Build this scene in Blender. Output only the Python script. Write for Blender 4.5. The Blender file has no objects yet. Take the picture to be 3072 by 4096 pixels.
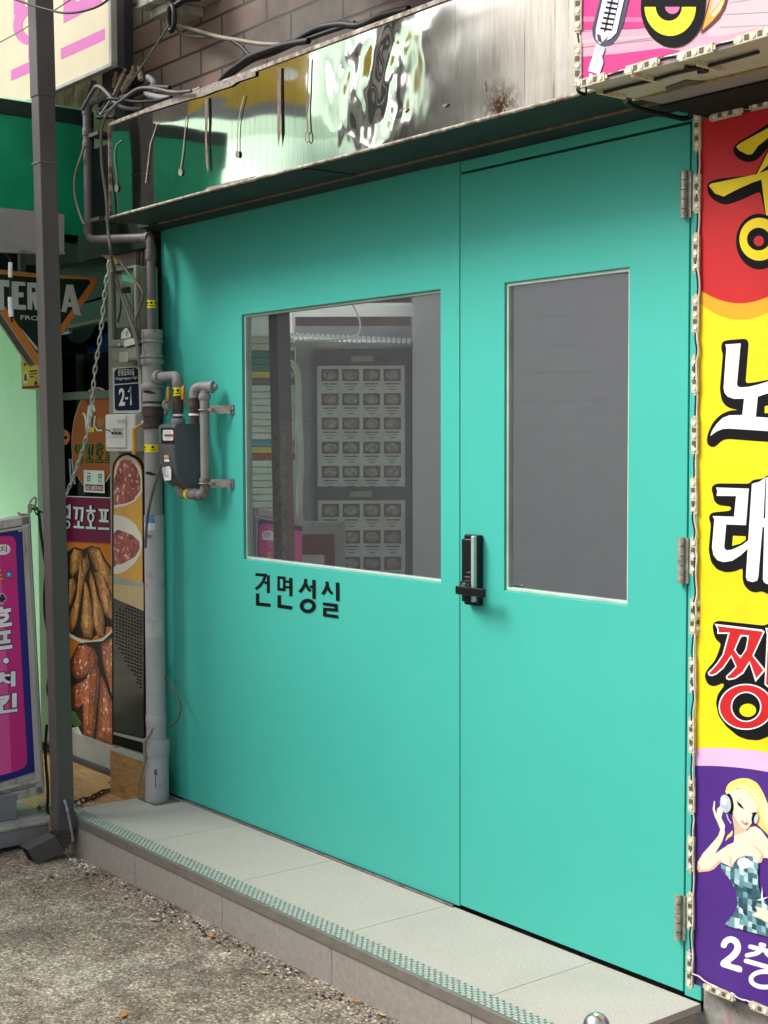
import bpy, math, random
from mathutils import Vector, Matrix, noise
random.seed(7)
C = bpy.context.scene.collection
scn = bpy.context.scene

# ---------------------------------------------------------------- camera
IW, IH, FPX = 3072.0, 4096.0, 5702.5
YAW, PIT, ROL = .907, -.053, -.003
CAM = Vector((3.205, -2.794, 1.428))
CF = Vector((-math.sin(YAW)*math.cos(PIT), math.cos(YAW)*math.cos(PIT), math.sin(PIT)))
_r = Vector((math.cos(YAW), math.sin(YAW), 0)); _u = _r.cross(CF)
CR = math.cos(ROL)*_r + math.sin(ROL)*_u
CU = -math.sin(ROL)*_r + math.cos(ROL)*_u
cd = bpy.data.cameras.new('camera'); cam = bpy.data.objects.new('camera', cd); C.objects.link(cam)
cd.sensor_fit = 'HORIZONTAL'; cd.sensor_width = 36.0; cd.lens = 36.0*FPX/IW
cd.clip_start = .05; cd.clip_end = 2000
mw = Matrix((( CR.x, CU.x, -CF.x, CAM.x), (CR.y, CU.y, -CF.y, CAM.y), (CR.z, CU.z, -CF.z, CAM.z), (0, 0, 0, 1)))
cam.matrix_world = mw
scn.camera = cam

# ---------------------------------------------------------------- sky, sun, exposure
SUNDIR = Vector((-.46, -.60, .74)).normalized()      # towards the sun
w = bpy.data.worlds.new('World'); scn.world = w; w.use_nodes = True
nt = w.node_tree; nt.nodes.clear()
sky = nt.nodes.new('ShaderNodeTexSky'); sky.sky_type = 'NISHITA'; sky.sun_disc = False
sky.sun_elevation = math.asin(SUNDIR.z); sky.sun_rotation = math.atan2(SUNDIR.x, SUNDIR.y)
sky.air_density = 1.2; sky.dust_density = 4.0
hs = nt.nodes.new('ShaderNodeHueSaturation'); hs.inputs['Saturation'].default_value = .35
bg = nt.nodes.new('ShaderNodeBackground'); bg.inputs[1].default_value = .15
wo = nt.nodes.new('ShaderNodeOutputWorld')
nt.links.new(sky.outputs[0], hs.inputs['Color']); nt.links.new(hs.outputs[0], bg.inputs[0]); nt.links.new(bg.outputs[0], wo.inputs[0])
sl = bpy.data.lights.new('sun', 'SUN'); sl.energy = 2.7; sl.angle = math.radians(27); sl.color = (1, .985, .955)
so = bpy.data.objects.new('sun', sl); C.objects.link(so)
so.rotation_euler = SUNDIR.to_track_quat('Z', 'Y').to_euler()
scn.view_settings.view_transform = 'Standard'; scn.view_settings.look = 'None'
scn.view_settings.exposure = 0.6; scn.view_settings.gamma = 1
scn.render.engine = 'CYCLES'
scn.cycles.use_denoising = True
scn.cycles.max_bounces = 8; scn.cycles.transparent_max_bounces = 12
scn.cycles.caustics_reflective = False; scn.cycles.caustics_refractive = False

# ---------------------------------------------------------------- helpers
def ray(x, y): return CF + CR*((x-IW/2)/FPX) - CU*((y-IH/2)/FPX)
def at(x, y, ax, v):
    d = ray(x, y); return CAM + d*((v-CAM[ax])/d[ax])
def hit(x, y, p, n):
    d = ray(x, y); return CAM + d*((p-CAM).dot(n)/d.dot(n))

def lin(c): 
    c = c/255.0
    return c/12.92 if c <= .04045 else ((c+.055)/1.055)**2.4
def S(r, g, b, k=.8): return (lin(r)*k, lin(g)*k, lin(b)*k)

def newmat(name):
    m = bpy.data.materials.new(name); m.use_nodes = True
    nt = m.node_tree; b = nt.nodes['Principled BSDF']
    return m, nt, b
def pos(nt, scale=(1, 1, 1)):
    g = nt.nodes.new('ShaderNodeNewGeometry'); mp = nt.nodes.new('ShaderNodeMapping')
    mp.inputs['Scale'].default_value = scale
    nt.links.new(g.outputs['Position'], mp.inputs['Vector']); return mp.outputs[0]
def noi(nt, vec, scale, detail=4, rough=.6, dist=0):
    n = nt.nodes.new('ShaderNodeTexNoise'); n.inputs['Scale'].default_value = scale
    n.inputs['Detail'].default_value = detail; n.inputs['Roughness'].default_value = rough; n.inputs['Distortion'].default_value = dist
    nt.links.new(vec, n.inputs['Vector']); return n.outputs['Fac']
def ramp(nt, fac, stops, interp='LINEAR'):
    r = nt.nodes.new('ShaderNodeValToRGB'); e = r.color_ramp.elements; r.color_ramp.interpolation = interp
    while len(e) < len(stops): e.new(.5)
    for i, (p, c) in enumerate(stops):
        e[i].position = p; e[i].color = (c[0], c[1], c[2], 1) if not isinstance(c, (int, float)) else (c, c, c, 1)
    nt.links.new(fac, r.inputs[0]); return r.outputs[0]
def mix(nt, fac, a, b, mode='MIX'):
    m = nt.nodes.new('ShaderNodeMix'); m.data_type = 'RGBA'; m.blend_type = mode
    def put(sock, v):
        if isinstance(v, (tuple, list)): sock.default_value = (v[0], v[1], v[2], 1)
        elif isinstance(v, (int, float)): sock.default_value = v
        else: nt.links.new(v, sock)
    put(m.inputs[0], fac); put(m.inputs[6], a); put(m.inputs[7], b)
    return m.outputs[2]
def bump(nt, b, h, strength=.2, dist=.01):
    n = nt.nodes.new('ShaderNodeBump'); n.inputs['Strength'].default_value = strength; n.inputs['Distance'].default_value = dist
    nt.links.new(h, n.inputs['Height']); nt.links.new(n.outputs[0], b.inputs['Normal'])

MATS = {}
def pm(name, col, rough=.5, metal=0, var=.15, vs=8, stretch=(1, 1, 1), bs=0, bscale=120, bdist=.003, dirt=None, dirt_s=3, dirt_t=(.52, .7)):
    """one painted / plastic / metal surface: colour varied by noise, optional dirt patches and bump"""
    if name in MATS: return MATS[name]
    m, nt, b = newmat(name)
    v = pos(nt, stretch)
    f = noi(nt, v, vs)
    c = ramp(nt, f, [(.3, [x*(1-var) for x in col]), (.7, [min(1, x*(1+var)) for x in col])])
    if dirt:
        d = ramp(nt, noi(nt, v, dirt_s, 6, .7), [(dirt_t[0], 0.0), (dirt_t[1], 1.0)])
        c = mix(nt, d, c, dirt)
    nt.links.new(c, b.inputs['Base Color'])
    b.inputs['Roughness'].default_value = rough; b.inputs['Metallic'].default_value = metal
    if not metal: b.inputs['Specular IOR Level'].default_value = .3
    if bs: bump(nt, b, noi(nt, pos(nt), bscale, 4), bs, bdist)
    MATS[name] = m; return m

class MB:
    def __init__(s): s.v = []; s.f = []; s.m = []; s.sm = []
    def add(s, vs, fs, mi=0, smooth=False):
        o = len(s.v); s.v += [tuple(p) for p in vs]
        for f in fs: s.f.append([o+i for i in f]); s.m.append(mi); s.sm.append(smooth)
    def poly(s, pts, mi=0): s.add(pts, [list(range(len(pts)))], mi)
    def box(s, a, b, mi=0):
        x0, y0, z0 = a; x1, y1, z1 = b
        s.obox(Vector((x0, y0, z0)), Vector((x1-x0, 0, 0)), Vector((0, y1-y0, 0)), Vector((0, 0, z1-z0)), mi)
    def obox(s, o, u, v, w, mi=0):
        p = [o, o+u, o+u+v, o+v, o+w, o+u+w, o+u+v+w, o+v+w]
        s.add(p, [[3, 2, 1, 0], [4, 5, 6, 7], [0, 1, 5, 4], [1, 2, 6, 5], [2, 3, 7, 6], [3, 0, 4, 7]], mi)
    def prism(s, pts, vec, mi=0, side=None):
        n = len(pts); q = [Vector(p)+vec for p in pts]
        s.add(list(pts)+q, [list(range(n))[::-1], list(range(n, 2*n))], mi)
        s.add(list(pts)+q, [[i, (i+1) % n, n+(i+1) % n, n+i] for i in range(n)], mi if side is None else side)
    def tube(s, pts, r, seg=10, mi=0, closed=False, caps=True):
        pts = [Vector(p) for p in pts]; n = len(pts)
        rr = r if isinstance(r, (list, tuple)) else [r]*n
        tg = []
        for i in range(n):
            a = pts[i-1] if (i > 0 or closed) else pts[i]; b = pts[(i+1) % n] if (i < n-1 or closed) else pts[i]
            d = b-a; tg.append(d.normalized() if d.length > 1e-9 else Vector((0, 0, 1)))
        x = tg[0].orthogonal().normalized(); vs = []
        for i in range(n):
            x = (x - tg[i]*x.dot(tg[i])); x = x.normalized() if x.length > 1e-6 else tg[i].orthogonal().normalized()
            y = tg[i].cross(x)
            for k in range(seg):
                a = 2*math.pi*k/seg; vs.append(pts[i]+rr[i]*(math.cos(a)*x+math.sin(a)*y))
        fs = []
        for i in range(n if closed else n-1):
            j = (i+1) % n
            for k in range(seg):
                l = (k+1) % seg; fs.append([i*seg+k, i*seg+l, j*seg+l, j*seg+k])
        s.add(vs, fs, mi, True)
        if caps and not closed:
            s.add(vs[:seg], [list(range(seg))[::-1]], mi); s.add(vs[-seg:], [list(range(seg))], mi)
    def sheet(s, o, u, v, mi=0): s.add([o, o+u, o+u+v, o+v], [[0, 1, 2, 3]], mi)
    def cyl(s, a, b, r, seg=20, mi=0): s.tube([a, b], r, seg, mi)
    def build(s, name, mats, parent=None, bevel=0, loc=None):
        me = bpy.data.meshes.new(name)
        me.from_pydata([tuple(p) for p in s.v], [], s.f); me.update()
        if not isinstance(mats, (list, tuple)): mats = [mats]
        for m in mats: me.materials.append(m)
        for p, mi, sm in zip(me.polygons, s.m, s.sm): p.material_index = mi; p.use_smooth = sm
        o = bpy.data.objects.new(name, me); C.objects.link(o)
        if loc is not None: o.location = loc
        if parent is not None: attach(o, parent)
        if bevel:
            b = o.modifiers.new('bevel', 'BEVEL'); b.width = bevel; b.segments = 2; b.limit_method = 'ANGLE'; b.angle_limit = math.radians(50)
        return o

def wloc(o):
    v = Vector(o.location)
    return v
ORG = {}
def attach(o, parent):
    o.parent = parent
    o.matrix_parent_inverse = Matrix.Translation(-ORG.get(parent.name, Vector((0, 0, 0))))
def thing(name, label, cat, loc, group=None):
    o = bpy.data.objects.new(name, None); C.objects.link(o); o.location = loc; o.empty_display_size = .05
    ORG[o.name] = Vector(loc); o['label'] = label; o['category'] = cat
    if group: o['group'] = group
    return o
def tag(o, label, cat, group=None, kind=None):
    if label: o['label'] = label
    if cat: o['category'] = cat
    if group: o['group'] = group
    if kind: o['kind'] = kind
    return o

def catmull(pts, n=6):
    pts = [Vector(p) for p in pts]; out = []
    for i in range(len(pts)-1):
        p0 = pts[max(i-1, 0)]; p1 = pts[i]; p2 = pts[i+1]; p3 = pts[min(i+2, len(pts)-1)]
        for k in range(n):
            t = k/n; out.append(.5*((2*p1)+(p2-p0)*t+(2*p0-5*p1+4*p2-p3)*t*t+(3*p1-p0-3*p2+p3)*t**3))
    out.append(pts[-1]); return out

TXT = {}
def text_mesh(body, bold=0.0):
    key = (body, bold)
    if key in TXT: return TXT[key]
    c = bpy.data.curves.new('glyphs', 'FONT'); c.body = body; c.offset = bold; c.resolution_u = 4
    o = bpy.data.objects.new('glyphs', c); C.objects.link(o)
    bpy.context.view_layer.update()
    dg = bpy.context.evaluated_depsgraph_get()
    me = bpy.data.meshes.new_from_object(o.evaluated_get(dg))
    vs = [tuple(v.co) for v in me.vertices]; fs = [list(p.vertices) for p in me.polygons]
    bpy.data.objects.remove(o); bpy.data.meshes.remove(me); bpy.data.curves.remove(c)
    TXT[key] = (vs, fs); return vs, fs

class Print:
    """flat printing on one plane: outlines given in pixels of a crop (ox, oy, scale), each layer a hair above the last"""
    def __init__(s, p, n, crop=(0, 0, 1), step=.00012, base=.0005):
        s.p = Vector(p); s.n = Vector(n).normalized()
        if s.n.dot(CAM-s.p) < 0: s.n = -s.n
        s.crop = crop; s.step = step; s.k = base; s.mb = MB()
    def pt(s, x, y):
        ox, oy, k = s.crop; return hit(ox+k*x, oy+k*y, s.p, s.n) + s.n*s.k
    smooth0 = False
    def poly(s, pts, mi=0):
        if s.smooth0 and mi == 0 and len(pts) < 36:
            for _ in range(2):
                o = []
                for i in range(len(pts)):
                    a, b = pts[i], pts[(i+1) % len(pts)]; L = math.hypot(b[0]-a[0], b[1]-a[1]) or 1; t = min(.25, 14/L)
                    o += [(a[0]+(b[0]-a[0])*t, a[1]+(b[1]-a[1])*t), (b[0]+(a[0]-b[0])*t, b[1]+(a[1]-b[1])*t)]
                pts = o
        q = [s.pt(*p) for p in pts]
        nn = Vector((0, 0, 0))
        for i in range(len(q)): nn += q[i].cross(q[(i+1) % len(q)])
        if nn.dot(s.n) < 0: q.reverse()
        s.mb.poly(q, mi); s.k += s.step
    def ell(s, cx, cy, rx, ry, mi=0, rot=0, n=40, a0=0, a1=360):
        c, d = math.cos(math.radians(rot)), math.sin(math.radians(rot)); pts = []
        full = abs(a1-a0) >= 360
        for i in range(n if full else n+1):
            a = math.radians(a0+(a1-a0)*i/n); x, y = rx*math.cos(a), ry*math.sin(a)
            pts.append((cx+x*c-y*d, cy+x*d+y*c))
        s.poly(pts, mi)
    def ring(s, cx, cy, rx, ry, wd, mi=0, n=32):
        o = []; i_ = []
        for i in range(n):
            a = 2*math.pi*i/n
            o.append(s.pt(cx+rx*math.cos(a), cy+ry*math.sin(a))); i_.append(s.pt(cx+(rx-wd)*math.cos(a), cy+(ry-wd)*math.sin(a)))
        s.mb.add(o+i_, [[i, (i+1) % n, n+(i+1) % n, n+i] for i in range(n)], mi); s.k += s.step
    def stroke(s, pts, wd, mi=0, rnd=False):
        n = len(pts); L = []; R = []
        for i in range(n):
            def dr(a, b):
                dx, dy = b[0]-a[0], b[1]-a[1]; l = math.hypot(dx, dy) or 1; return dx/l, dy/l
            if i == 0: d1 = d2 = dr(pts[0], pts[1])
            elif i == n-1: d1 = d2 = dr(pts[-2], pts[-1])
            else: d1 = dr(pts[i-1], pts[i]); d2 = dr(pts[i], pts[i+1])
            nx, ny = -(d1[1]+d2[1]), d1[0]+d2[0]; l = math.hypot(nx, ny) or 1; nx /= l; ny /= l
            q = max(.45, nx*-d1[1]+ny*d1[0]); h = wd/2/q
            L.append((pts[i][0]+nx*h, pts[i][1]+ny*h)); R.append((pts[i][0]-nx*h, pts[i][1]-ny*h))
        a = []; b = []
        if rnd:
            def cap(c, p):
                th = math.atan2(p[1]-c[1], p[0]-c[0])
                return [(c[0]+wd/2*math.cos(th-math.pi*k/6), c[1]+wd/2*math.sin(th-math.pi*k/6)) for k in range(1, 6)]
            a = cap(pts[-1], L[-1]); b = cap(pts[0], R[0])
        s.poly(L+a+R[::-1]+b, mi)
    def rrect(s, x0, y0, x1, y1, r, mi=0):
        pts = []
        for cx, cy, a in ((x1-r, y0+r, -90), (x1-r, y1-r, 0), (x0+r, y1-r, 90), (x0+r, y0+r, 180)):
            for k in range(6):
                t = math.radians(a+90*k/5); pts.append((cx+r*math.cos(t), cy+r*math.sin(t)))
        s.poly(pts, mi)
    def text(s, body, p0, p1, ptop, mi=0, bold=0.0):
        """baseline from crop pixel p0 to p1, capital height up to crop pixel ptop"""
        vs, fs = text_mesh(body, bold)
        if not vs: return
        x0 = min(v[0] for v in vs); x1 = max(v[0] for v in vs); y0 = min(v[1] for v in vs); y1 = max(v[1] for v in vs)
        a, b, t = s.pt(*p0), s.pt(*p1), s.pt(*ptop); u = b-a; v = t-a
        s.mb.add([a+u*((q[0]-x0)/(x1-x0))+v*((q[1]-y0)/(y1-y0)) for q in vs], fs, mi); s.k += s.step
    def build(s, name, mats, parent=None): return s.mb.build(name, mats, parent)

# ---------------------------------------------------------------- materials
def teal_mat():
    m, nt, b = newmat('teal_paint'); v = pos(nt)
    c = ramp(nt, noi(nt, v, 1.6, 6, .65), [(.3, (.050, .396, .325)), (.7, (.058, .424, .350))])
    c = mix(nt, ramp(nt, noi(nt, v, 55, 3), [(.66, 0.0), (.8, .25)]), c, (.085, .38, .32))
    c = mix(nt, ramp(nt, noi(nt, pos(nt, (6, 6, 1.2)), 3, 5, .7), [(.6, 0.0), (.85, .12)]), c, (.10, .36, .29))
    nt.links.new(c, b.inputs['Base Color']); b.inputs['Roughness'].default_value = .45; b.inputs['Specular IOR Level'].default_value = .3
    g = nt.nodes.new('ShaderNodeNewGeometry'); sp = nt.nodes.new('ShaderNodeSeparateXYZ'); nt.links.new(g.outputs['Position'], sp.inputs[0])
    zr = nt.nodes.new('ShaderNodeMapRange'); zr.inputs[1].default_value = 1.92; zr.inputs[2].default_value = 2.12; nt.links.new(sp.outputs[2], zr.inputs[0])
    lump = mix(nt, 1.0, zr.outputs[0], mix(nt, 1.0, noi(nt, pos(nt, (1, 1, .5)), 46, 5, .7), ramp(nt, noi(nt, v, 4, 3), [(.42, 0.0), (.6, 1.0)]), 'MULTIPLY'), 'MULTIPLY')
    hsum = mix(nt, 1.0, noi(nt, v, 90, 5, .6), mix(nt, 1.0, lump, (3.0, 3.0, 3.0), 'MULTIPLY'), 'ADD')
    hsum = mix(nt, 1.0, hsum, mix(nt, 1.0, noi(nt, v, 7, 4, .6), (1.6, 1.6, 1.6), 'MULTIPLY'), 'ADD')
    bump(nt, b, hsum, .075, .005); return m
TEAL = teal_mat()
def asphalt():
    m, nt, b = newmat('worn_asphalt'); v = pos(nt)
    big = ramp(nt, noi(nt, v, 1.3, 7, .65, .4), [(.32, (.24, .192, .150)), (.45, (.41, .345, .28)), (.58, (.55, .485, .41)), (.75, (.74, .675, .59))])
    def cells(sc, stops):
        vo = nt.nodes.new('ShaderNodeTexVoronoi'); vo.inputs['Scale'].default_value = sc; nt.links.new(v, vo.inputs['Vector'])
        sp = nt.nodes.new('ShaderNodeSeparateColor'); nt.links.new(vo.outputs['Color'], sp.inputs[0])
        e = ramp(nt, vo.outputs['Distance'], [(.25, 1.0), (.75, .35)])
        return mix(nt, 1.0, ramp(nt, sp.outputs[0], stops), e, 'MULTIPLY')
    a1 = cells(105, [(0, .30), (.25, .75), (.7, 1.15), (.9, 1.7), (1, 2.3)]); a2 = cells(230, [(0, .45), (.5, 1.15), (1, 1.9)])
    c = mix(nt, 1.0, big, mix(nt, .45, a1, a2), 'MULTIPLY')
    c = mix(nt, 1.0, c, ramp(nt, noi(nt, v, 13, 6, .8, .5), [(.34, .62), (.5, 1.2), (.66, 1.6)]), 'MULTIPLY')
    c = mix(nt, 1.0, c, (.99, .955, .895), 'MULTIPLY')
    g = nt.nodes.new('ShaderNodeNewGeometry'); sp = nt.nodes.new('ShaderNodeSeparateXYZ'); nt.links.new(g.outputs['Position'], sp.inputs[0])
    yr = nt.nodes.new('ShaderNodeMapRange'); yr.inputs[1].default_value = -1.05; yr.inputs[2].default_value = -.5; nt.links.new(sp.outputs[1], yr.inputs[0])
    grit = mix(nt, 1.0, yr.outputs[0], ramp(nt, noi(nt, v, 5, 6, .75, .5), [(.34, .15), (.62, .85)]), 'MULTIPLY')
    c = mix(nt, grit, c, mix(nt, 1.0, (.23, .18, .135), a1, 'MULTIPLY'))
    c = mix(nt, ramp(nt, noi(nt, v, 2.4, 6, .7, 1), [(.52, 0.0), (.66, .65)]), c, mix(nt, 1.0, (.20, .17, .145), a2, 'MULTIPLY'))
    c = mix(nt, ramp(nt, noi(nt, v, 38, 3, .6), [(.68, 0.0), (.71, .92)]), c, (.022, .019, .017))
    c = mix(nt, ramp(nt, noi(nt, v, 31, 4, .7, 1.5), [(.70, 0.0), (.73, .8)]), c, (.62, .59, .54))
    nt.links.new(c, b.inputs['Base Color']); b.inputs['Roughness'].default_value = .92; b.inputs['Specular IOR Level'].default_value = .25
    bump(nt, b, mix(nt, .5, a1, noi(nt, v, 60, 6, .8)), .6, .008); return m
def concrete(name, a, c2, s=60, bs=.15, stain=(.2, .19, .17)):
    m, nt, b = newmat(name); v = pos(nt)
    f = noi(nt, v, s, 5, .7); g = noi(nt, v, 2.3, 6, .65)
    c = ramp(nt, f, [(.3, a), (.7, c2)])
    c = mix(nt, ramp(nt, g, [(.5, 0.0), (.78, .45)]), c, stain)
    c = mix(nt, ramp(nt, noi(nt, v, 40, 2), [(.72, 0.0), (.76, .5)]), c, (.12, .11, .10))
    nt.links.new(c, b.inputs['Base Color']); b.inputs['Roughness'].default_value = .75
    bump(nt, b, f, bs, .004); return m
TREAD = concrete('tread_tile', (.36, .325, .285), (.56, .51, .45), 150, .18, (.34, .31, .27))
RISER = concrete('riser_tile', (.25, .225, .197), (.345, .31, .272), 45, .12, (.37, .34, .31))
def wood(name, a, b_, rough=.45, sx=(2, 14, 14)):
    m, nt, b = newmat(name); v = pos(nt, sx)
    c = ramp(nt, noi(nt, v, 3.2, 6, .65, .8), [(.3, a), (.52, b_), (.7, [x*1.25 for x in b_])])
    nt.links.new(c, b.inputs['Base Color']); b.inputs['Roughness'].default_value = rough; return m
WOODF = wood('wood_floor', (.26, .13, .045), (.50, .28, .12), .45, (3, 16, 14))
WOODB = wood('wood_veneer', (.18, .085, .03), (.36, .19, .07), .4, (3, 3, 16))
def brick():
    m, nt, b = newmat('tan_brick')
    g = nt.nodes.new('ShaderNodeNewGeometry'); sp = nt.nodes.new('ShaderNodeSeparateXYZ'); cb = nt.nodes.new('ShaderNodeCombineXYZ')
    nt.links.new(g.outputs['Position'], sp.inputs[0]); nt.links.new(sp.outputs[0], cb.inputs[0]); nt.links.new(sp.outputs[2], cb.inputs[1])
    t = nt.nodes.new('ShaderNodeTexBrick'); nt.links.new(cb.outputs[0], t.inputs['Vector'])
    t.inputs['Scale'].default_value = 1; t.inputs['Brick Width'].default_value = .30; t.inputs['Row Height'].default_value = .096
    t.inputs['Mortar Size'].default_value = .006; t.inputs['Mortar Smooth'].default_value = .25; t.inputs['Bias'].default_value = 0
    v = pos(nt)
    n1 = noi(nt, v, 3.2, 5, .6)
    t.inputs['Color1'].default_value = (.46, .27, .21, 1); t.inputs['Color2'].default_value = (.33, .27, .21, 1); t.inputs['Mortar'].default_value = (.075, .062, .05, 1)
    c = mix(nt, ramp(nt, n1, [(.42, 0.0), (.62, .75)]), t.outputs['Color'], (.27, .25, .21), 'MIX')
    c = mix(nt, t.outputs['Fac'], c, (.085, .068, .055))
    xs = nt.nodes.new('ShaderNodeMapRange'); xs.inputs[1].default_value = -1.72; xs.inputs[2].default_value = -1.05; nt.links.new(sp.outputs[0], xs.inputs[0])
    dark_right = mix(nt, 1.0, xs.outputs[0], ramp(nt, noi(nt, v, 5, 5), [(.2, .6), (.7, 1.0)]), 'MULTIPLY')  # bricks coloured darker towards the right
    c = mix(nt, dark_right, c, (.050, .045, .040))
    nt.links.new(c, b.inputs['Base Color']); b.inputs['Roughness'].default_value = .8
    inv = nt.nodes.new('ShaderNodeMath'); inv.operation = 'SUBTRACT'; inv.inputs[0].default_value = 1; nt.links.new(t.outputs['Fac'], inv.inputs[1])
    bump(nt, b, inv.outputs[0], .6, .008); return m
def steel_sheet():
    m, nt, b = newmat('dented_stainless')
    v = pos(nt, (30, 30, .9)); st = noi(nt, v, 4, 5, .7)
    g = nt.nodes.new('ShaderNodeNewGeometry'); sp = nt.nodes.new('ShaderNodeSeparateXYZ'); nt.links.new(g.outputs['Position'], sp.inputs[0])
    xr = nt.nodes.new('ShaderNodeMapRange'); xr.inputs[1].default_value = .05; xr.inputs[2].default_value = .62; nt.links.new(sp.outputs[0], xr.inputs[0])
    dull = xr.outputs[0]
    c = mix(nt, ramp(nt, st, [(.45, 0.0), (.8, .55)]), (.86, .85, .82), (.42, .39, .34))
    c = mix(nt, mix(nt, 1.0, dull, ramp(nt, noi(nt, pos(nt, (18, 18, 1.5)), 3, 5, .7), [(.3, .55), (.7, 1.0)]), 'MULTIPLY'), c, (.40, .36, .295))
    # rust near the lower right edge
    rx = nt.nodes.new('ShaderNodeVectorMath'); rx.operation = 'DISTANCE'; nt.links.new(g.outputs['Position'], rx.inputs[0]); rx.inputs[1].default_value = (.49, -.29, 2.262)
    rr = ramp(nt, rx.outputs['Value'], [(.02, 1.0), (.085, 0.0)])
    rr = mix(nt, 1.0, rr, ramp(nt, noi(nt, pos(nt), 60, 5, .8), [(.4, 0.0), (.52, 1.0)]), 'MULTIPLY')
    c = mix(nt, rr, c, (.10, .045, .022))
    vs = mix(nt, 1.0, ramp(nt, noi(nt, pos(nt, (26, 26, .35)), 2.2, 3), [(.60, 0.0), (.66, .8)]), ramp(nt, noi(nt, pos(nt), 9, 3), [(.4, 0.0), (.6, 1.0)]), 'MULTIPLY')
    c = mix(nt, mix(nt, 1.0, vs, dull, 'MULTIPLY'), c, (.13, .075, .045))
    nt.links.new(c, b.inputs['Base Color'])
    b.inputs['Metallic'].default_value = 1
    ro = nt.nodes.new('ShaderNodeMapRange'); nt.links.new(dull, ro.inputs[0]); ro.inputs[3].default_value = .045; ro.inputs[4].default_value = .34
    ad = nt.nodes.new('ShaderNodeMath'); ad.operation = 'ADD'; nt.links.new(ro.outputs[0], ad.inputs[0])
    nt.links.new(ramp(nt, st, [(.55, 0.0), (.85, .14)]), ad.inputs[1]); nt.links.new(ad.outputs[0], b.inputs['Roughness'])
    return m
def film_glass():
    m = bpy.data.materials.new('tinted_film_glass'); m.use_nodes = True; nt = m.node_tree; nt.nodes.clear()
    o = nt.nodes.new('ShaderNodeOutputMaterial'); mx = nt.nodes.new('ShaderNodeMixShader'); tr = nt.nodes.new('ShaderNodeBsdfTransparent'); gl = nt.nodes.new('ShaderNodeBsdfGlossy')
    tr.inputs[0].default_value = (.85, .85, .86, 1); gl.inputs['Roughness'].default_value = 0.004; gl.inputs['Color'].default_value = (.95, .95, .97, 1)
    fr = nt.nodes.new('ShaderNodeFresnel'); fr.inputs[0].default_value = 1.5
    ad = nt.nodes.new('ShaderNodeMath'); ad.operation = 'ADD'; ad.inputs[1].default_value = .52; nt.links.new(fr.outputs[0], ad.inputs[0]); nt.links.new(ad.outputs[0], mx.inputs[0])
    df = nt.nodes.new('ShaderNodeBsdfDiffuse'); m2 = nt.nodes.new('ShaderNodeMixShader')
    dc = ramp(nt, noi(nt, pos(nt, (3, 3, 1)), 2, 5, .6), [(.35, (.39, .39, .42)), (.65, (.395, .395, .425))]); nt.links.new(dc, df.inputs[0])
    vf = ramp(nt, noi(nt, pos(nt), 1.3, 3), [(.3, .072), (.7, .078)]); nt.links.new(vf, m2.inputs[0])
    nt.links.new(tr.outputs[0], mx.inputs[1]); nt.links.new(gl.outputs[0], mx.inputs[2]); nt.links.new(mx.outputs[0], m2.inputs[1]); nt.links.new(df.outputs[0], m2.inputs[2]); nt.links.new(m2.outputs[0], o.inputs[0]); return m
def clear_dark_glass():
    m = bpy.data.materials.new('shop_door_glass'); m.use_nodes = True; nt = m.node_tree; nt.nodes.clear()
    o = nt.nodes.new('ShaderNodeOutputMaterial'); mx = nt.nodes.new('ShaderNodeMixShader'); tr = nt.nodes.new('ShaderNodeBsdfTransparent'); gl = nt.nodes.new('ShaderNodeBsdfGlossy')
    tr.inputs[0].default_value = (.75, .8, .77, 1); gl.inputs['Roughness'].default_value = 0.01
    fr = nt.nodes.new('ShaderNodeFresnel'); fr.inputs[0].default_value = 1.5
    nt.links.new(fr.outputs[0], mx.inputs[0]); nt.links.new(tr.outputs[0], mx.inputs[1]); nt.links.new(gl.outputs[0], mx.inputs[2]); nt.links.new(mx.outputs[0], o.inputs[0]); return m
def vinyl(name, col, tl=.5, var=.1, rough=.5):
    m, nt, b = newmat(name); v = pos(nt)
    c = ramp(nt, noi(nt, v, 4, 5), [(.3, [x*(1-var) for x in col]), (.7, [min(1, x*(1+var)) for x in col])])
    nt.links.new(c, b.inputs['Base Color']); b.inputs['Roughness'].default_value = rough
    t = nt.nodes.new('ShaderNodeBsdfTranslucent'); nt.links.new(c, t.inputs[0]); mx = nt.nodes.new('ShaderNodeMixShader'); mx.inputs[0].default_value = tl
    o = nt.nodes['Material Output']; nt.links.new(b.outputs[0], mx.inputs[1]); nt.links.new(t.outputs[0], mx.inputs[2]); nt.links.new(mx.outputs[0], o.inputs[0]); return m
def mosaic():
    m, nt, b = newmat('mirror_tile_print'); v = pos(nt, (1, 1, 1))
    vo = nt.nodes.new('ShaderNodeTexVoronoi'); vo.inputs['Scale'].default_value = 75; vo.distance = 'CHEBYCHEV'; vo.inputs['Randomness'].default_value = .45; nt.links.new(v, vo.inputs['Vector'])
    sp = nt.nodes.new('ShaderNodeSeparateColor'); nt.links.new(vo.outputs['Color'], sp.inputs[0])
    c = ramp(nt, sp.outputs[0], [(0, (.01, .035, .05)), (.35, (.05, .14, .17)), (.65, (.16, .33, .37)), (.85, (.45, .60, .62)), (1, (.75, .8, .8))])
    nt.links.new(c, b.inputs['Base Color']); b.inputs['Roughness'].default_value = .4; return m
def speckle(name, base, dark, spot, s1=18, s2=70, th=.62):
    m, nt, b = newmat(name); v = pos(nt)
    c = ramp(nt, noi(nt, v, s1, 6, .7, .6), [(.32, dark), (.52, base), (.72, [min(1, x*1.7) for x in base])])
    c = mix(nt, ramp(nt, noi(nt, v, s2, 3, .6), [(th, 0.0), (th+.05, 1.0)]), c, spot)
    nt.links.new(c, b.inputs['Base Color']); b.inputs['Roughness'].default_value = .35; return m

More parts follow.
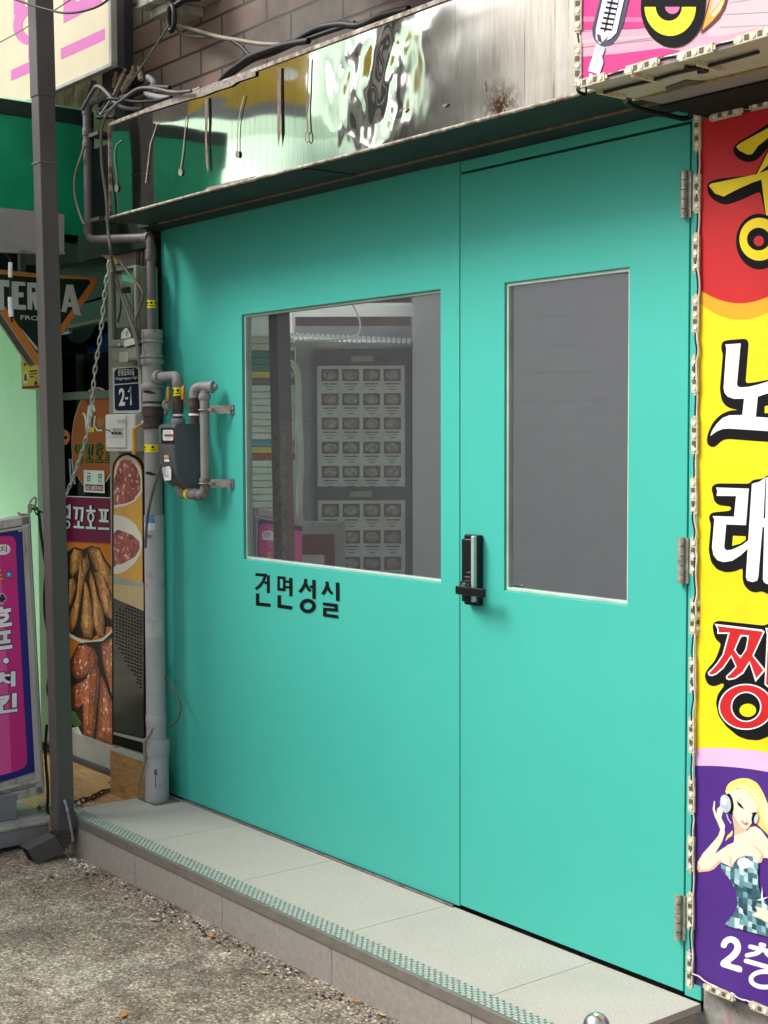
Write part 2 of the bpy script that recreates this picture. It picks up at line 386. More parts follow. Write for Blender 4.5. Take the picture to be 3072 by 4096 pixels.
BLACK = pm('black_plastic', (.008, .008, .009), .3)
BLACKP = pm('black_print', (.006, .006, .007), .7); BLACKP.node_tree.nodes['Principled BSDF'].inputs['Specular IOR Level'].default_value = .1
RUBBER = pm('black_cable', (.012, .012, .012), .5)
GREYC = pm('grey_cable', (.105, .10, .094), .6)
CREAMC = pm('cream_cable', (.23, .205, .155), .6)
DARKMETAL = pm('dark_painted_metal', (.092, .082, .078), .45, 0, .2, 4, (1, 1, .25), dirt=(.11, .10, .09), dirt_s=7, dirt_t=(.58, .8))
PIPEG = pm('grey_painted_pipe', (.265, .255, .255), .5, 0, .15, 7, dirt=(.15, .135, .12), dirt_s=9, dirt_t=(.52, .72), bs=.08)
PIPEL = pm('light_grey_pipe', (.36, .345, .365), .45, 0, .1, 6, dirt=(.22, .2, .19), dirt_s=8, dirt_t=(.58, .75))
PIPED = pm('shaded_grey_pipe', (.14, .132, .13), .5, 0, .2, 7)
BROWNM = pm('brown_rusted_metal', (.060, .042, .034), .7, 0, .4, 30, bs=.3)
METERG = pm('slate_meter_plastic', (.085, .095, .105), .5, 0, .12, 14, (1, 1, .3), dirt=(.16, .17, .18), dirt_s=12, dirt_t=(.55, .8))
STEEL = pm('steel', (.55, .54, .51), .3, 1, .15, 20)
BRUSH = pm('bollard_steel', (.6, .59, .57), .28, 1, .05, 30)
GALV = pm('galvanised', (.30, .28, .25), .5, .6, .3, 40, dirt=(.12, .09, .07), dirt_s=40)
WHITEP = pm('white_plastic', S(238, 240, 232, .9), .4, 0, .05)
IVORY = pm('ivory_plastic', S(205, 198, 172, .8), .45, 0, .3, 90)
ALU = pm('weathered_aluminium', (.38, .37, .35), .45, .3, .2, 9, (1, 1, .2), dirt=(.16, .14, .12), dirt_s=14, dirt_t=(.52, .66))
SKYLIT_BEAD = pm('skylit_bead', (.40, .52, .45), .35)  # paler than the panel paint: sky light on the sill put into the colour
ORANGEL = pm('orange_lever', (.50, .21, .04), .45, 0, .3, 40)
YTAPE = pm('yellow_tape', (.80, .66, .02), .4, 0, .08)
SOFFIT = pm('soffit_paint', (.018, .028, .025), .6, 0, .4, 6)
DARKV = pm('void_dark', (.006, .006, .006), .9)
WOODV = pm('dark_ribbed_board', (.050, .038, .030), .7, 0, .35, 10, (1, 1, .2))
PLAST = pm('dark_plaster', (.045, .045, .048), .85, 0, .2, 12, bs=.6, bscale=40, bdist=.01)
BRICK = brick(); SHEET = steel_sheet(); GLASS = film_glass(); DGLASS = clear_dark_glass(); ASPH = asphalt()
print('materials ok')

# ================================================================ the setting
def ground():
    mb = MB(); xs = [-200, -60, -20, -9, -5]+[-3.6+.06*i for i in range(100)]+[2.8, 5, 10, 25, 60, 200]
    ys = [-200, -60, -20, -9, -5]+[-3.4+.06*i for i in range(58)]+[.3, 1, 4, 20, 60, 200]
    V = []
    for y in ys:
        for x in xs:
            z = -.141
            if -3.7 < x < 2.5 and -3.5 < y < .1:
                z += .010*(noise.noise(Vector((x*1.7, y*1.7, 0)))-.2)+.004*noise.noise(Vector((x*9, y*9, 3)))
            V.append((x, y, z))
    n = len(xs); F = [[j*n+i, j*n+i+1, (j+1)*n+i+1, (j+1)*n+i] for j in range(len(ys)-1) for i in range(n-1)]
    mb.add(V, F, 0, True); o = mb.build('ground', ASPH); o['kind'] = 'structure'
ground()

def gravel():
    st = pm('gravel_grit', (.30, .27, .22), .9, 0, .5, 60); st2 = pm('dark_grit', (.055, .05, .045), .9, 0, .4, 60); st3 = pm('white_grit', (.62, .60, .55), .9)
    mb = MB()
    def chip(x, y, r, mi):
        z = -.139+.010*(noise.noise(Vector((x*1.7, y*1.7, 0)))-.2)
        vs = [Vector((x+r*a*random.uniform(.6, 1.2), y+r*b*random.uniform(.6, 1.2), z+r*c*random.uniform(.5, .8))) for a, b, c in
              ((1, 0, 0), (-1, 0, 0), (0, 1, 0), (0, -1, 0), (0, 0, 1), (0, 0, -1))]
        mb.add(vs, [[0, 2, 4], [2, 1, 4], [1, 3, 4], [3, 0, 4], [2, 0, 5], [1, 2, 5], [3, 1, 5], [0, 3, 5]], mi)
    for i in range(2600):
        x = random.uniform(-3.0, 1.6); y = random.uniform(-1.9, -.46)
        chip(x, y, random.choice((.0016, .002, .0025, .003, .0045)), random.choice((0, 0, 0, 1, 1, 2)))
    for i in range(700):
        x = random.uniform(-1.85, 1.0); y = -.462-abs(random.gauss(0, .045))
        chip(x, y, random.choice((.002, .003, .004, .006, .008)), random.choice((0, 0, 1, 2)))
    for i in range(70): chip(random.gauss(-.83, .12), -.47-abs(random.gauss(0, .03)), random.choice((.004, .007, .01)), random.choice((0, 1, 2)))
    for i in range(16): chip(random.gauss(-1.55, .06), -.47-abs(random.gauss(0, .02)), random.choice((.006, .01)), 2)
    tag(mb.build('gravel', [st, st2, st3]), 'loose grit and stone chips strewn over the worn asphalt', 'gravel', kind='stuff')
gravel()

def leaves():
    cols = [pm('orange_leaf', (.55, .22, .05), .6), pm('tan_leaf', (.50, .36, .16), .6), pm('brown_leaf', (.28, .13, .05), .7), pm('pale_leaf', (.62, .60, .38), .6)]
    spots = [(1370*.617, 3000+1205*.617, .022, 0, 'orange dry leaf on the asphalt beside the third riser tile'),
             (1590*.617, 3000+1280*.617, .014, 0, 'small orange leaf scrap lying just below the tiled step riser'),
             (990*.617, 3000+1098*.617, .021, 3, 'pale yellow green leaf lying flat on the open asphalt'),
             (805*.617, 3000+1718*.617, .022, 0, 'orange leaf on the asphalt at the bottom edge of the picture'),
             (330*.617, 3000+812*.617, .020, 2, 'brown curled leaf on the asphalt below the downpipe spout'),
             (290*.617, 3000+850*.617, .015, 1, 'tan leaf scrap beside the brown leaf near the downpipe spout'),
             (1024+50*.617, 3072+1325*.617, .019, 1, 'tan leaf on the asphalt near the white mortar crumbs of the step'),
             (1024+655*.617, 3072+1510*.617, .015, 0, 'orange leaf close to the riser near the right of the asphalt'),
             (1024+820*.617, 3072+1597*.617, .018, 1, 'yellowish leaf scrap furthest right along the foot of the step')]
    for i, (x, y, r, k, lb) in enumerate(spots):
        p = at(x, y, 2, -.136); a = random.uniform(0, 3); r *= .72; mb = MB(); pts = []
        for t in range(10):
            th = t/10*2*math.pi; rr = r*(1 if t % 5 else 1.35); q = Vector((rr*math.cos(th), .5*rr*math.sin(th), r*.35*math.cos(th)**2*random.uniform(.4, 1.1)))
            pts.append(p+Matrix.Rotation(a, 3, 'Z') @ q)
        c = p+Vector((0, 0, .0015))
        mb.add(pts+[c], [[j, (j+1) % 10, 10] for j in range(10)], 0, True)
        tag(mb.build('fallen_leaf', cols[k]), lb, 'leaf', 'dry leaves scattered on the asphalt')
leaves()

# ---------------------------------------------------------------- the step
def step():
    t = thing('entrance_step', 'low tiled concrete step along the teal shopfront with a metal nosing', 'step', (-.4, -.2, -.14))
    X0, X1 = -1.80, .925; J = [X0, -1.222, -.642, -.046, .556, X1]
    mb = MB()
    for a, b in zip(J[:-1], J[1:]): mb.box((a+.0008, -.376, -.02), (b-.0008, -.002, 0))
    mb.box((X0+.01, -.36, -.15), (X1-.004, -.01, -.021))
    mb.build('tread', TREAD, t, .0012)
    mb = MB()
    for a, b in zip(J[:-1], J[1:]): mb.box((a+.001, -.446, -.158), (b-.001, -.38, -.031))
    mb.box((X1-.012, -.38, -.158), (X1-.001, -.002, -.021))
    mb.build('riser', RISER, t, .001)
    trim = pm('nosing_trim', (.26, .24, .21), .4, .5, .15, 20); 
    mb = MB(); mb.box((X0, -.452, -.030), (X1, -.377, .0022)); n = mb.build('nosing_strip', trim, t, .002)
    base = pm('grip_tape', (.15, .215, .19), .75, 0, .3, 50); dash = pm('grip_dashes', (.43, .46, .40), .6, 0, .15, 40)
    mb = MB(); mb.box((X0+.002, -.444, .0022), (X1-.002, -.380, .0034))
    nx = int((X1-X0)/.0245)
    for r in range(6):
        y = -.4412+.0104*r
        for i in range(nx):
            x = X0+.004+.0245*i+(.012 if r % 2 else 0)
            if x < X1-.02: mb.box((x, y, .0034), (x+.0165, y+.0058, .0052), 1)
    mb.build('grip_strip', [base, dash], n)
    # dark mortar patch round the foot of the waste pipe and under the panel
    mo = pm('mortar_patch', (.16, .145, .13), .9, 0, .4, 30, bs=.5)
    mb = MB(); mb.box((-1.785, -.135, .0), (-1.64, -.02, .0035)); mb.box((-1.64, -.012, 0), (-.02, -.004, .007)); mb.build('mortar', mo, t, .002)
step()

# ---------------------------------------------------------------- teal building
def frame_wall(mb, x0, x1, z0, z1, h, y0, y1, mi=0):
    """front slab with a rectangular hole h = (x0, x1, z0, z1), as one closed ring"""
    o = [(x0, z0), (x1, z0), (x1, z1), (x0, z1)]; i = [(h[0], h[2]), (h[1], h[2]), (h[1], h[3]), (h[0], h[3])]
    V = [Vector((a, y0, b)) for a, b in o]+[Vector((a, y0, b)) for a, b in i]+[Vector((a, y1, b)) for a, b in o]+[Vector((a, y1, b)) for a, b in i]
    F = []
    for k in range(4):
        l = (k+1) % 4
        F += [[k, l, 4+l, 4+k], [8+l, 8+k, 12+k, 12+l], [k, 8+k, 8+l, l], [4+k, 4+l, 12+l, 12+k]]
    mb.add(V, F, mi)
def ring_box(mb, h, wd, y0, y1, mi=0):
    frame_wall(mb, h[0], h[1], h[2], h[3], (h[0]+wd, h[1]-wd, h[2]+wd, h[3]-wd), y0, y1, mi)

WH = (-1.200, -.088, .982, 1.869); DH = (.194, .668, .983, 1.864)
def building():
    t = thing('shop_building', 'tan brick shop building with a turquoise painted front panel and door', 'building', (-.4, .3, 0))
    mb = MB(); mb.box((-2.03, .02, 2.262), (3.2, .26, 3.45)); mb.build('brick_wall', BRICK, t)
    # interior room
    mb = MB()
    mb.box((-1.8, .62, -.1), (1.2, .68, 2.3)); mb.box((-1.86, .06, -.1), (-1.8, 2.4, 2.3)); mb.box((1.2, .06, -.1), (1.26, 2.4, 2.3)); mb.box((-1.8, .06, 2.26), (1.2, 2.4, 2.3)); mb.box((-1.8, .06, -.1), (1.2, 2.4, -.06))
    mb.build('interior_wall', pm('interior_plaster', (.30, .30, .31), .85, 0, .15, 8, bs=.5, bscale=25, bdist=.01), t)
    # front panel
    p = MB(); frame_wall(p, -1.787, -.002, .006, 2.236, WH, 0, .05); pan = p.build('front_panel', TEAL, t, .0015)
    m = MB(); ring_box(m, (WH[0], WH[1], WH[2], WH[3]), .009, .010, .034); m.build('window_frame', SKYLIT_BEAD, pan, .002)
    m = MB(); m.sheet(Vector((WH[0]+.004, .021, WH[2]+.004)), Vector((WH[1]-WH[0]-.008, 0, 0)), Vector((0, 0, WH[3]-WH[2]-.008))); m.build('window_pane', GLASS, pan)
    P = Print((0, 0, 0), (0, -1, 0), (900, 1100, 1/1.5273))
    W_ = 24
    def hs(pts, wd=W_): P.stroke(pts, wd*1.12, 0)
    # the four painted syllables
    hs([(186, 1829), (247, 1834), (237, 1868), (214, 1899), (188, 1920)], 17); hs([(265, 1834), (266, 1944)], 17); hs([(242, 1880), (265, 1882)], 14)
    hs([(200, 1945), (200, 2010), (279, 2018)], 19)
    P.poly([(321, 1838), (371, 1843), (371, 1933), (321, 1928)], 0)
    P.poly([(338, 1857), (355, 1859), (355, 1913), (338, 1911)], 1)
    hs([(403, 1850), (404, 1962)], 18); hs([(372, 1872), (403, 1875)], 13); hs([(372, 1906), (403, 1909)], 13); hs([(333, 1956), (333, 2022), (412, 2034)], 19)
    hs([(494, 1856), (494, 1880), (477, 1914), (457, 1937)], 17); hs([(494, 1885), (510, 1915), (524, 1930)], 16); hs([(545, 1862), (546, 1978)], 18); hs([(520, 1903), (545, 1905)], 14)
    P.ring(508, 2021, 49, 44, 22, 0)
    hs([(626, 1872), (626, 1898), (612, 1930), (597, 1950)], 16); hs([(628, 1902), (642, 1930), (658, 1946)], 15); hs([(690, 1878), (691, 1990)], 18)
    hs([(601, 2008), (682, 2018), (682, 2046), (611, 2040), (611, 2076), (694, 2087)], 16)
    P.build('lettering', [BLACKP, TEAL], pan)
    # frame strips round the door
    m = MB(); m.box((.0, .004, 2.2045), (.868, .05, 2.236)); m.box((.868, .002, .004), (.921, .05, 2.236)); m.build('door_frame', TEAL, t, .0015)
    m = MB(); m.box((-.004, .032, .0), (.87, .049, 2.203)); m.build('door_rebate', DARKV, t)
    # the door leaf
    p = MB(); frame_wall(p, .0025, .864, .0115, 2.196, DH, 0, .028); d = p.build('door', TEAL, t, .0015)
    m = MB(); ring_box(m, DH, .010, .007, .026); m.build('window_frame', SKYLIT_BEAD, d, .002)
    m = MB(); m.sheet(Vector((DH[0]+.004, .018, DH[2]+.004)), Vector((DH[1]-DH[0]-.008, 0, 0)), Vector((0, 0, DH[3]-DH[2]-.008))); m.build('window_pane', GLASS, d)
    # digital lock
    zc = at(1885, 2270, 1, -.03).z
    a = at(1847, 2275, 1, -.03); b = at(1905, 2275, 1, -.03); z0 = at(1875, 2420, 1, -.02).z; z1 = at(1875, 2138, 1, -.02).z
    x0 = a.x; x1 = x0+.062
    m = MB(); m.box((x0, -.022, z0), (x1, 0, z1)); m.box((x0+.002, -.034, z0+.01), (x1-.016, -.022, z1-.012)); m.build('lock_body', BLACK, d, .004)
    m = MB(); m.box((x1-.0155, -.036, z0+.012), (x1-.003, -.022, z1-.002)); m.build('lock_trim', pm('brushed_trim', (.42, .52, .50), .35, .4), d, .003)
    hz = at(1880, 2364, 1, -.05).z
    m = MB(); m.cyl((x0+.026, -.034, hz+.012), (x0+.026, -.047, hz+.012), .017, 24); m.cyl((x0+.026, -.047, hz+.012), (x0+.026, -.049, hz+.012), .009, 16, 1); m.cyl((x0+.026, -.034, hz), (x0+.026, -.05, hz), .012)
    m.build('lock_keyway', [pm('dark_chrome', (.10, .10, .11), .25, .8), STEEL], d)
    l0 = at(1820, 2364, 1, -.064).x; l1 = at(1930, 2364, 1, -.064).x; m = MB(); m.box((l0, -.064, hz-.0125), (l1, -.05, hz+.0125)); m.build('lock_handle', BLACK, d, .003)
    m = MB(); m.box((DH[0]+.006, .024, DH[2]+.004), (DH[0]+.075, .05, DH[2]+.045)); m.build('lock_inner_box', BLACK, d, .002)
    ft = pm('lock_marks', (.22, .22, .22), .5)
    for q in ([(450, 436), (505, 437)], [(440, 848), (500, 852)], [(462, 800), (480, 796), (500, 806)]):
        P = Print((0, -.034, 0), (0, -1, 0), (1700, 2000, .3617)); P.stroke(q, 6, 0); P.build('lock_mark', ft, d)
    hm = pm('tarnished_hinge', (.42, .37, .32), .4, .5, .4, 60)
    for y0, y1 in ((682, 874), (2149, 2338), (3588, 3772)):
        zt = at(2740, y0, 1, -.01).z; zb = at(2740, y1, 1, -.01).z; m = MB(); n = 5
        for k in range(n):
            q0 = zb+(zt-zb)*k/n+.001; q1 = zb+(zt-zb)*(k+1)/n-.001; m.cyl((.8545, -.010, q0), (.8545, -.010, q1), .0085, 14)
        m.box((.846, -.004, zb+.002), (.872, .001, zt-.002)); m.build('hinge', hm, d)
    # soffit of the overhang and the ledge above the brickwork
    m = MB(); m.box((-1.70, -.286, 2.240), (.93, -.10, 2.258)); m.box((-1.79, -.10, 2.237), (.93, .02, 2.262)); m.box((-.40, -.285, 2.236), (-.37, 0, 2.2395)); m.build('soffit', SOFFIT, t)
    m = MB(); m.box((-1.62, -.105, 2.2335), (.92, -.099, 2.2395)); m.box((-1.787, -.004, 2.2362), (-.1, .02, 2.2392)); m.build('soffit_bead', pm('soffit_bead', (.17, .12, .09), .7, 0, .4, 30), t)
    m = MB(); m.box((-.55, -.45, 3.02), (3.2, .018, 3.2)); m.build('balcony_slab', pm('sooty_concrete', (.10, .095, .09), .9, 0, .3, 5), t)
building()

# interior things seen through the film
def interior():
    t = thing('wood_post', 'weathered brown timber post standing behind the large window pane', 'post', (-1.0, .2, -.06))
    a = at(900+250/1.5273, 2000, 1, .16); b = at(900+372/1.5273, 2000, 1, .16); c = at(900+415/1.5273, 2000, 1, .16); zt = at(1100, 1100+912/1.5273, 1, .16).z
    m = MB(); m.box((a.x, .16, -.06), (b.x, .24, zt)); m.build('timber', speckle('rotten_timber', (.74, .56, .34), (.06, .045, .035), (.85, .70, .46), 22, 30, .58), t)
    m = MB(); m.box((b.x+.002, .165, -.06), (c.x, .24, zt)); m.build('stained_board', pm('stained_board', (.60, .20, .13), .7, 0, .3, 10), t)
    m = MB(); m.box((a.x, .15, zt+.001), (c.x, .25, zt+.02)); m.build('cap_board', pm('cap_board', (.18, .09, .045), .7, 0, .3, 10), t)
interior()

# ---------------------------------------------------------------- stainless fascia
def fascia():
    t = thing('steel_fascia', 'long dented stainless steel fascia box above the turquoise shopfront', 'fascia', (-.35, -.15, 2.25))
    X0, X1, Z0, Z1 = -1.642, .97, 2.2445, 2.588
    nx, nz = 300, 44; V = []
    def dent(x, z):
        zz = (z-Z0)/(Z1-Z0); e = min(1, min(zz, 1-zz)*5)
        q = .0020*noise.noise(Vector((x*2.6, z*3, 1.3)))                         # slow oil-canning
        g = math.exp(-((x-.03)/.25)**2)
        if g > .01:
            wv = Vector((x*9+1.1*noise.noise(Vector((x*6, z*6, 9))), z*6, 4.2))
            q += g*(.0085*noise.noise(wv*.6)+.0024*noise.noise(Vector((x*15, z*10, 7)))+.0006*noise.noise(Vector((x*36, z*24, 3))))
        h = math.exp(-((x-.36)/.22)**2)
        q += h*.0045*noise.noise(Vector((x*7, z*6, 5.5)))
        q += .0014*math.exp(-((x+1.1)/.5)**2)*noise.noise(Vector((x*5, z*5, 2)))
        return q*e
    for j in range(nz+1):
        for i in range(nx+1):
            x = X0+(X1-X0)*i/nx; z = Z0+(Z1-Z0)*j/nz; V.append((x, -.29-dent(x, z), z))
    F = [[j*(nx+1)+i, j*(nx+1)+i+1, (j+1)*(nx+1)+i+1, (j+1)*(nx+1)+i] for j in range(nz) for i in range(nx)]
    m = MB(); m.add(V, F, 0, True); m.build('front_sheet', SHEET, t)
    m = MB(); m.box((X0, -.286, Z0+.015), (X0+.003, .015, Z1-.001)); m.build('end_sheet', pm('grimy_end', (.045, .06, .05), .6, .3, .3, 8), t)
    m = MB(); m.box((X0+.004, -.286, Z1-.006), (X1, .018, Z1)); m.build('top_sheet', pm('dusty_top', (.14, .12, .10), .8, 0, .3, 8), t)
    ed = pm('peeling_edge', (.36, .33, .28), .7, .2, .5, 40, dirt=(.14, .09, .06), dirt_s=30, dirt_t=(.45, .6))
    m = MB(); m.tube([(X0, -.294, Z0), (-.9, -.2945, Z0+.002), (-.2, -.294, Z0-.001), (X1, -.294, Z0)], .005, 6); m.box((X0, -.296, Z1-.008), (X1, -.288, Z1+.004)); m.box((X0-.004, -.296, Z0), (X0+.002, -.286, Z1))
    m.build('edge_trim', ed, t)
    # torn film along the bottom edge and upper edge
    pf = pm('torn_film', (.24, .21, .185), .8, 0, .4, 60)
    P = Print((0, -.2945, 0), (0, -1, 0), (0, 0, .617), base=.0016)
    P.poly([(1330, 1235), (1345, 1215), (1420, 1200), (1480, 1180), (1560, 1165), (1659, 1140), (1659, 1172), (1560, 1195), (1440, 1222)], 0)
    P.poly([(850, 1372), (930, 1345), (1060, 1310), (1230, 1265), (1230, 1278), (1060, 1325), (930, 1362)], 0)
    P.poly([(930, 710), (1080, 650), (1250, 595), (1400, 540), (1560, 490), (1659, 460), (1659, 492), (1540, 532), (1500, 560), (1400, 590), (1330, 620), (1180, 660), (1050, 700), (950, 730)], 0)
    P.build('torn_film', pf, t)
    # dried glue runs
    gl = pm('dried_glue', (.21, .18, .14), .8, 0, .3, 40)
    for k, (pts, r) in enumerate((([(790, 908), (755, 935), (740, 985), (742, 1060), (752, 1110), (755, 1205)], 5), ([(1018, 800), (1000, 860), (975, 930), (962, 1040), (945, 1185)], 8),
                       ([(1210, 760), (1200, 850), (1188, 980), (1170, 1100)], 8), ([(1583, 622), (1562, 700), (1545, 800), (1540, 900), (1540, 985)], 8))):
        P = Print((0, -.2942, 0), (0, -1, 0), (0, 0, .617), base=.0004+.0002*k)
        P.stroke(pts, r*.8, 0, True); x, y = pts[-1]
        if k != 1: P.ell(x, y+16, 13, 24, 0)
        P.build('glue_run', gl, t)
    P = Print((0, -.2945, 0), (0, -1, 0), (0, 0, .617), base=.003)
    P.poly([(1332, 640), (1350, 625), (1352, 800), (1345, 900), (1356, 1090), (1352, 1125), (1340, 1060), (1334, 900)], 0); P.build('rust_run', pm('rust_run', (.16, .12, .10), .8, 0, .4, 30), t)
    P = Print((0, -.2945, 0), (0, -1, 0), (1024, 0, .617), base=.003)
    P.poly([(143, 440), (162, 435), (166, 860), (150, 955), (143, 850)], 0); P.build('rust_run', MATS['rust_run'], t); P = Print((0, -.2945, 0), (0, -1, 0), (1024, 0, .617), base=.003); P.stroke([(345, 380), (340, 600), (333, 720), (340, 850)], 9, 0); P.ring(338, 890, 16, 40, 8, 0)
    P.build('rust_run', MATS['rust_run'], t)
    for a, b, wd in (((1470, 520), (1478, 585), 8), ((935, 722), (965, 702), 14), ((1215, 690), (1243, 676), 14)):
        P = Print((0, -.2945, 0), (0, -1, 0), (1024, 0, .617), base=.003); P.stroke([a, b], wd, 0); P.build('tab_scrap', MATS['rust_run'], t)
fascia()

# ================================================================ karaoke signs on the right
KRED = pm('print_red', S(205, 38, 42, .8), .45, 0, .05, bs=.12, bscale=7, bdist=.012, dirt=S(184,34,37, .8), dirt_s=2.5, dirt_t=(.5, .75)); KYEL = pm('print_yellow', S(250, 222, 32, .82), .45, 0, .04, bs=.12, bscale=7, bdist=.012, dirt=S(225,199,28, .82), dirt_s=2.5, dirt_t=(.5, .75)); KORG = pm('print_orange', S(238, 172, 40, .82), .45, 0, .04, bs=.12, bscale=7, bdist=.012, dirt=S(214,154,36, .82), dirt_s=2.5, dirt_t=(.5, .75))
KPNK = pm('print_lilac', S(238, 188, 222, .82), .45, 0, .04, bs=.12, bscale=7, bdist=.012, dirt=S(214,169,199, .82), dirt_s=2.5, dirt_t=(.5, .75)); KPUR = pm('print_purple', S(84, 46, 138, .75), .45, 0, .06, bs=.12, bscale=7, bdist=.012, dirt=S(75,41,124, .75), dirt_s=2.5, dirt_t=(.5, .75)); KWHT = pm('print_white', S(246, 246, 246, .85), .45, 0, .03)
SKIN = pm('print_skin', S(247, 222, 200, .85), .5, 0, .05); SKIN2 = pm('print_skin_shade', S(235, 190, 155, .8), .5, 0, .05); HAIR = pm('print_hair', S(246, 214, 120, .85), .5, 0, .16, 22, (1, 1, .35)); HAIR2 = pm('print_hair_light', S(252, 238, 180, .85), .5, 0, .06)
LIPS = pm('print_lips', S(225, 110, 120, .8), .5); SILV = pm('print_silver', S(190, 205, 212, .8), .4, 0, .3, 60)
HOT = pm('print_hot_pink', S(232, 62, 152, .60), .45, 0, .05); MIDP = pm('print_mid_pink', S(240, 130, 185, .60), .45, 0, .06); LIGHTP = pm('print_pale_pink', S(240, 190, 214, .60), .45, 0, .05); PALEP = pm('print_whitish_pink', S(240, 215, 224, .60), .45, 0, .04)
GOLD = pm('print_gold', S(235, 170, 60, .8), .45, 0, .3, 12); BRN = pm('print_brown', S(110, 40, 30, .8), .5); MIC1 = pm('print_mic_dark', S(70, 74, 96, .7), .4, 0, .4, 12); MIC2 = pm('print_mic_light', S(225, 228, 236, .8), .4, 0, .08)

def led_module_mesh():
    m = MB(); m.box((-.0095, -.0075, -.044), (.0095, 0, .044)); m.box((-.005, -.006, .044), (.005, -.002, .05)); m.box((-.005, -.006, -.05), (.005, -.002, -.044))
    for z in (-.032, 0, .032): m.tube([(0, -.0075, z), (0, -.0095, z)], .005, 10, 1)
    for z in (-.017, .015): m.box((-.006, -.0085, z-.005), (.005, -.0075, z+.006), 2)
    return m
LEDM = [IVORY, pm('led_lens', (.72, .72, .62), .2), pm('led_pcb', (.10, .085, .06), .5, 0, .5, 300)]
LED0 = None
def led(loc, parent, rot=(0, 0, 0)):
    global LED0
    if LED0 is None: LED0 = led_module_mesh().build('light_module', LEDM, None, .0015)
    if LED0.parent is None: o = LED0
    else: o = LED0.copy(); C.objects.link(o)
    o.location = loc; o.rotation_euler = rot; attach(o, parent); return o
def wire_run(parent, pts, name='wire', n=5, mat=None):
    m = MB(); q = []
    for i in range(len(pts)-1):
        a, b = Vector(pts[i]), Vector(pts[i+1])
        for k in range(n): q.append(a.lerp(b, k/n)+Vector((random.uniform(-.004, .004), random.uniform(-.003, .001), random.uniform(-.003, .003))))
    q.append(Vector(pts[-1])); q = catmull(q, 4)
    m.tube(q, .0032, 6); m.tube([p+Vector((.005, 0, .001)) for p in q], .0026, 6, 1)
    m.build(name, mat or [RUBBER, pm('white_wire', (.55, .53, .48), .5)], parent)

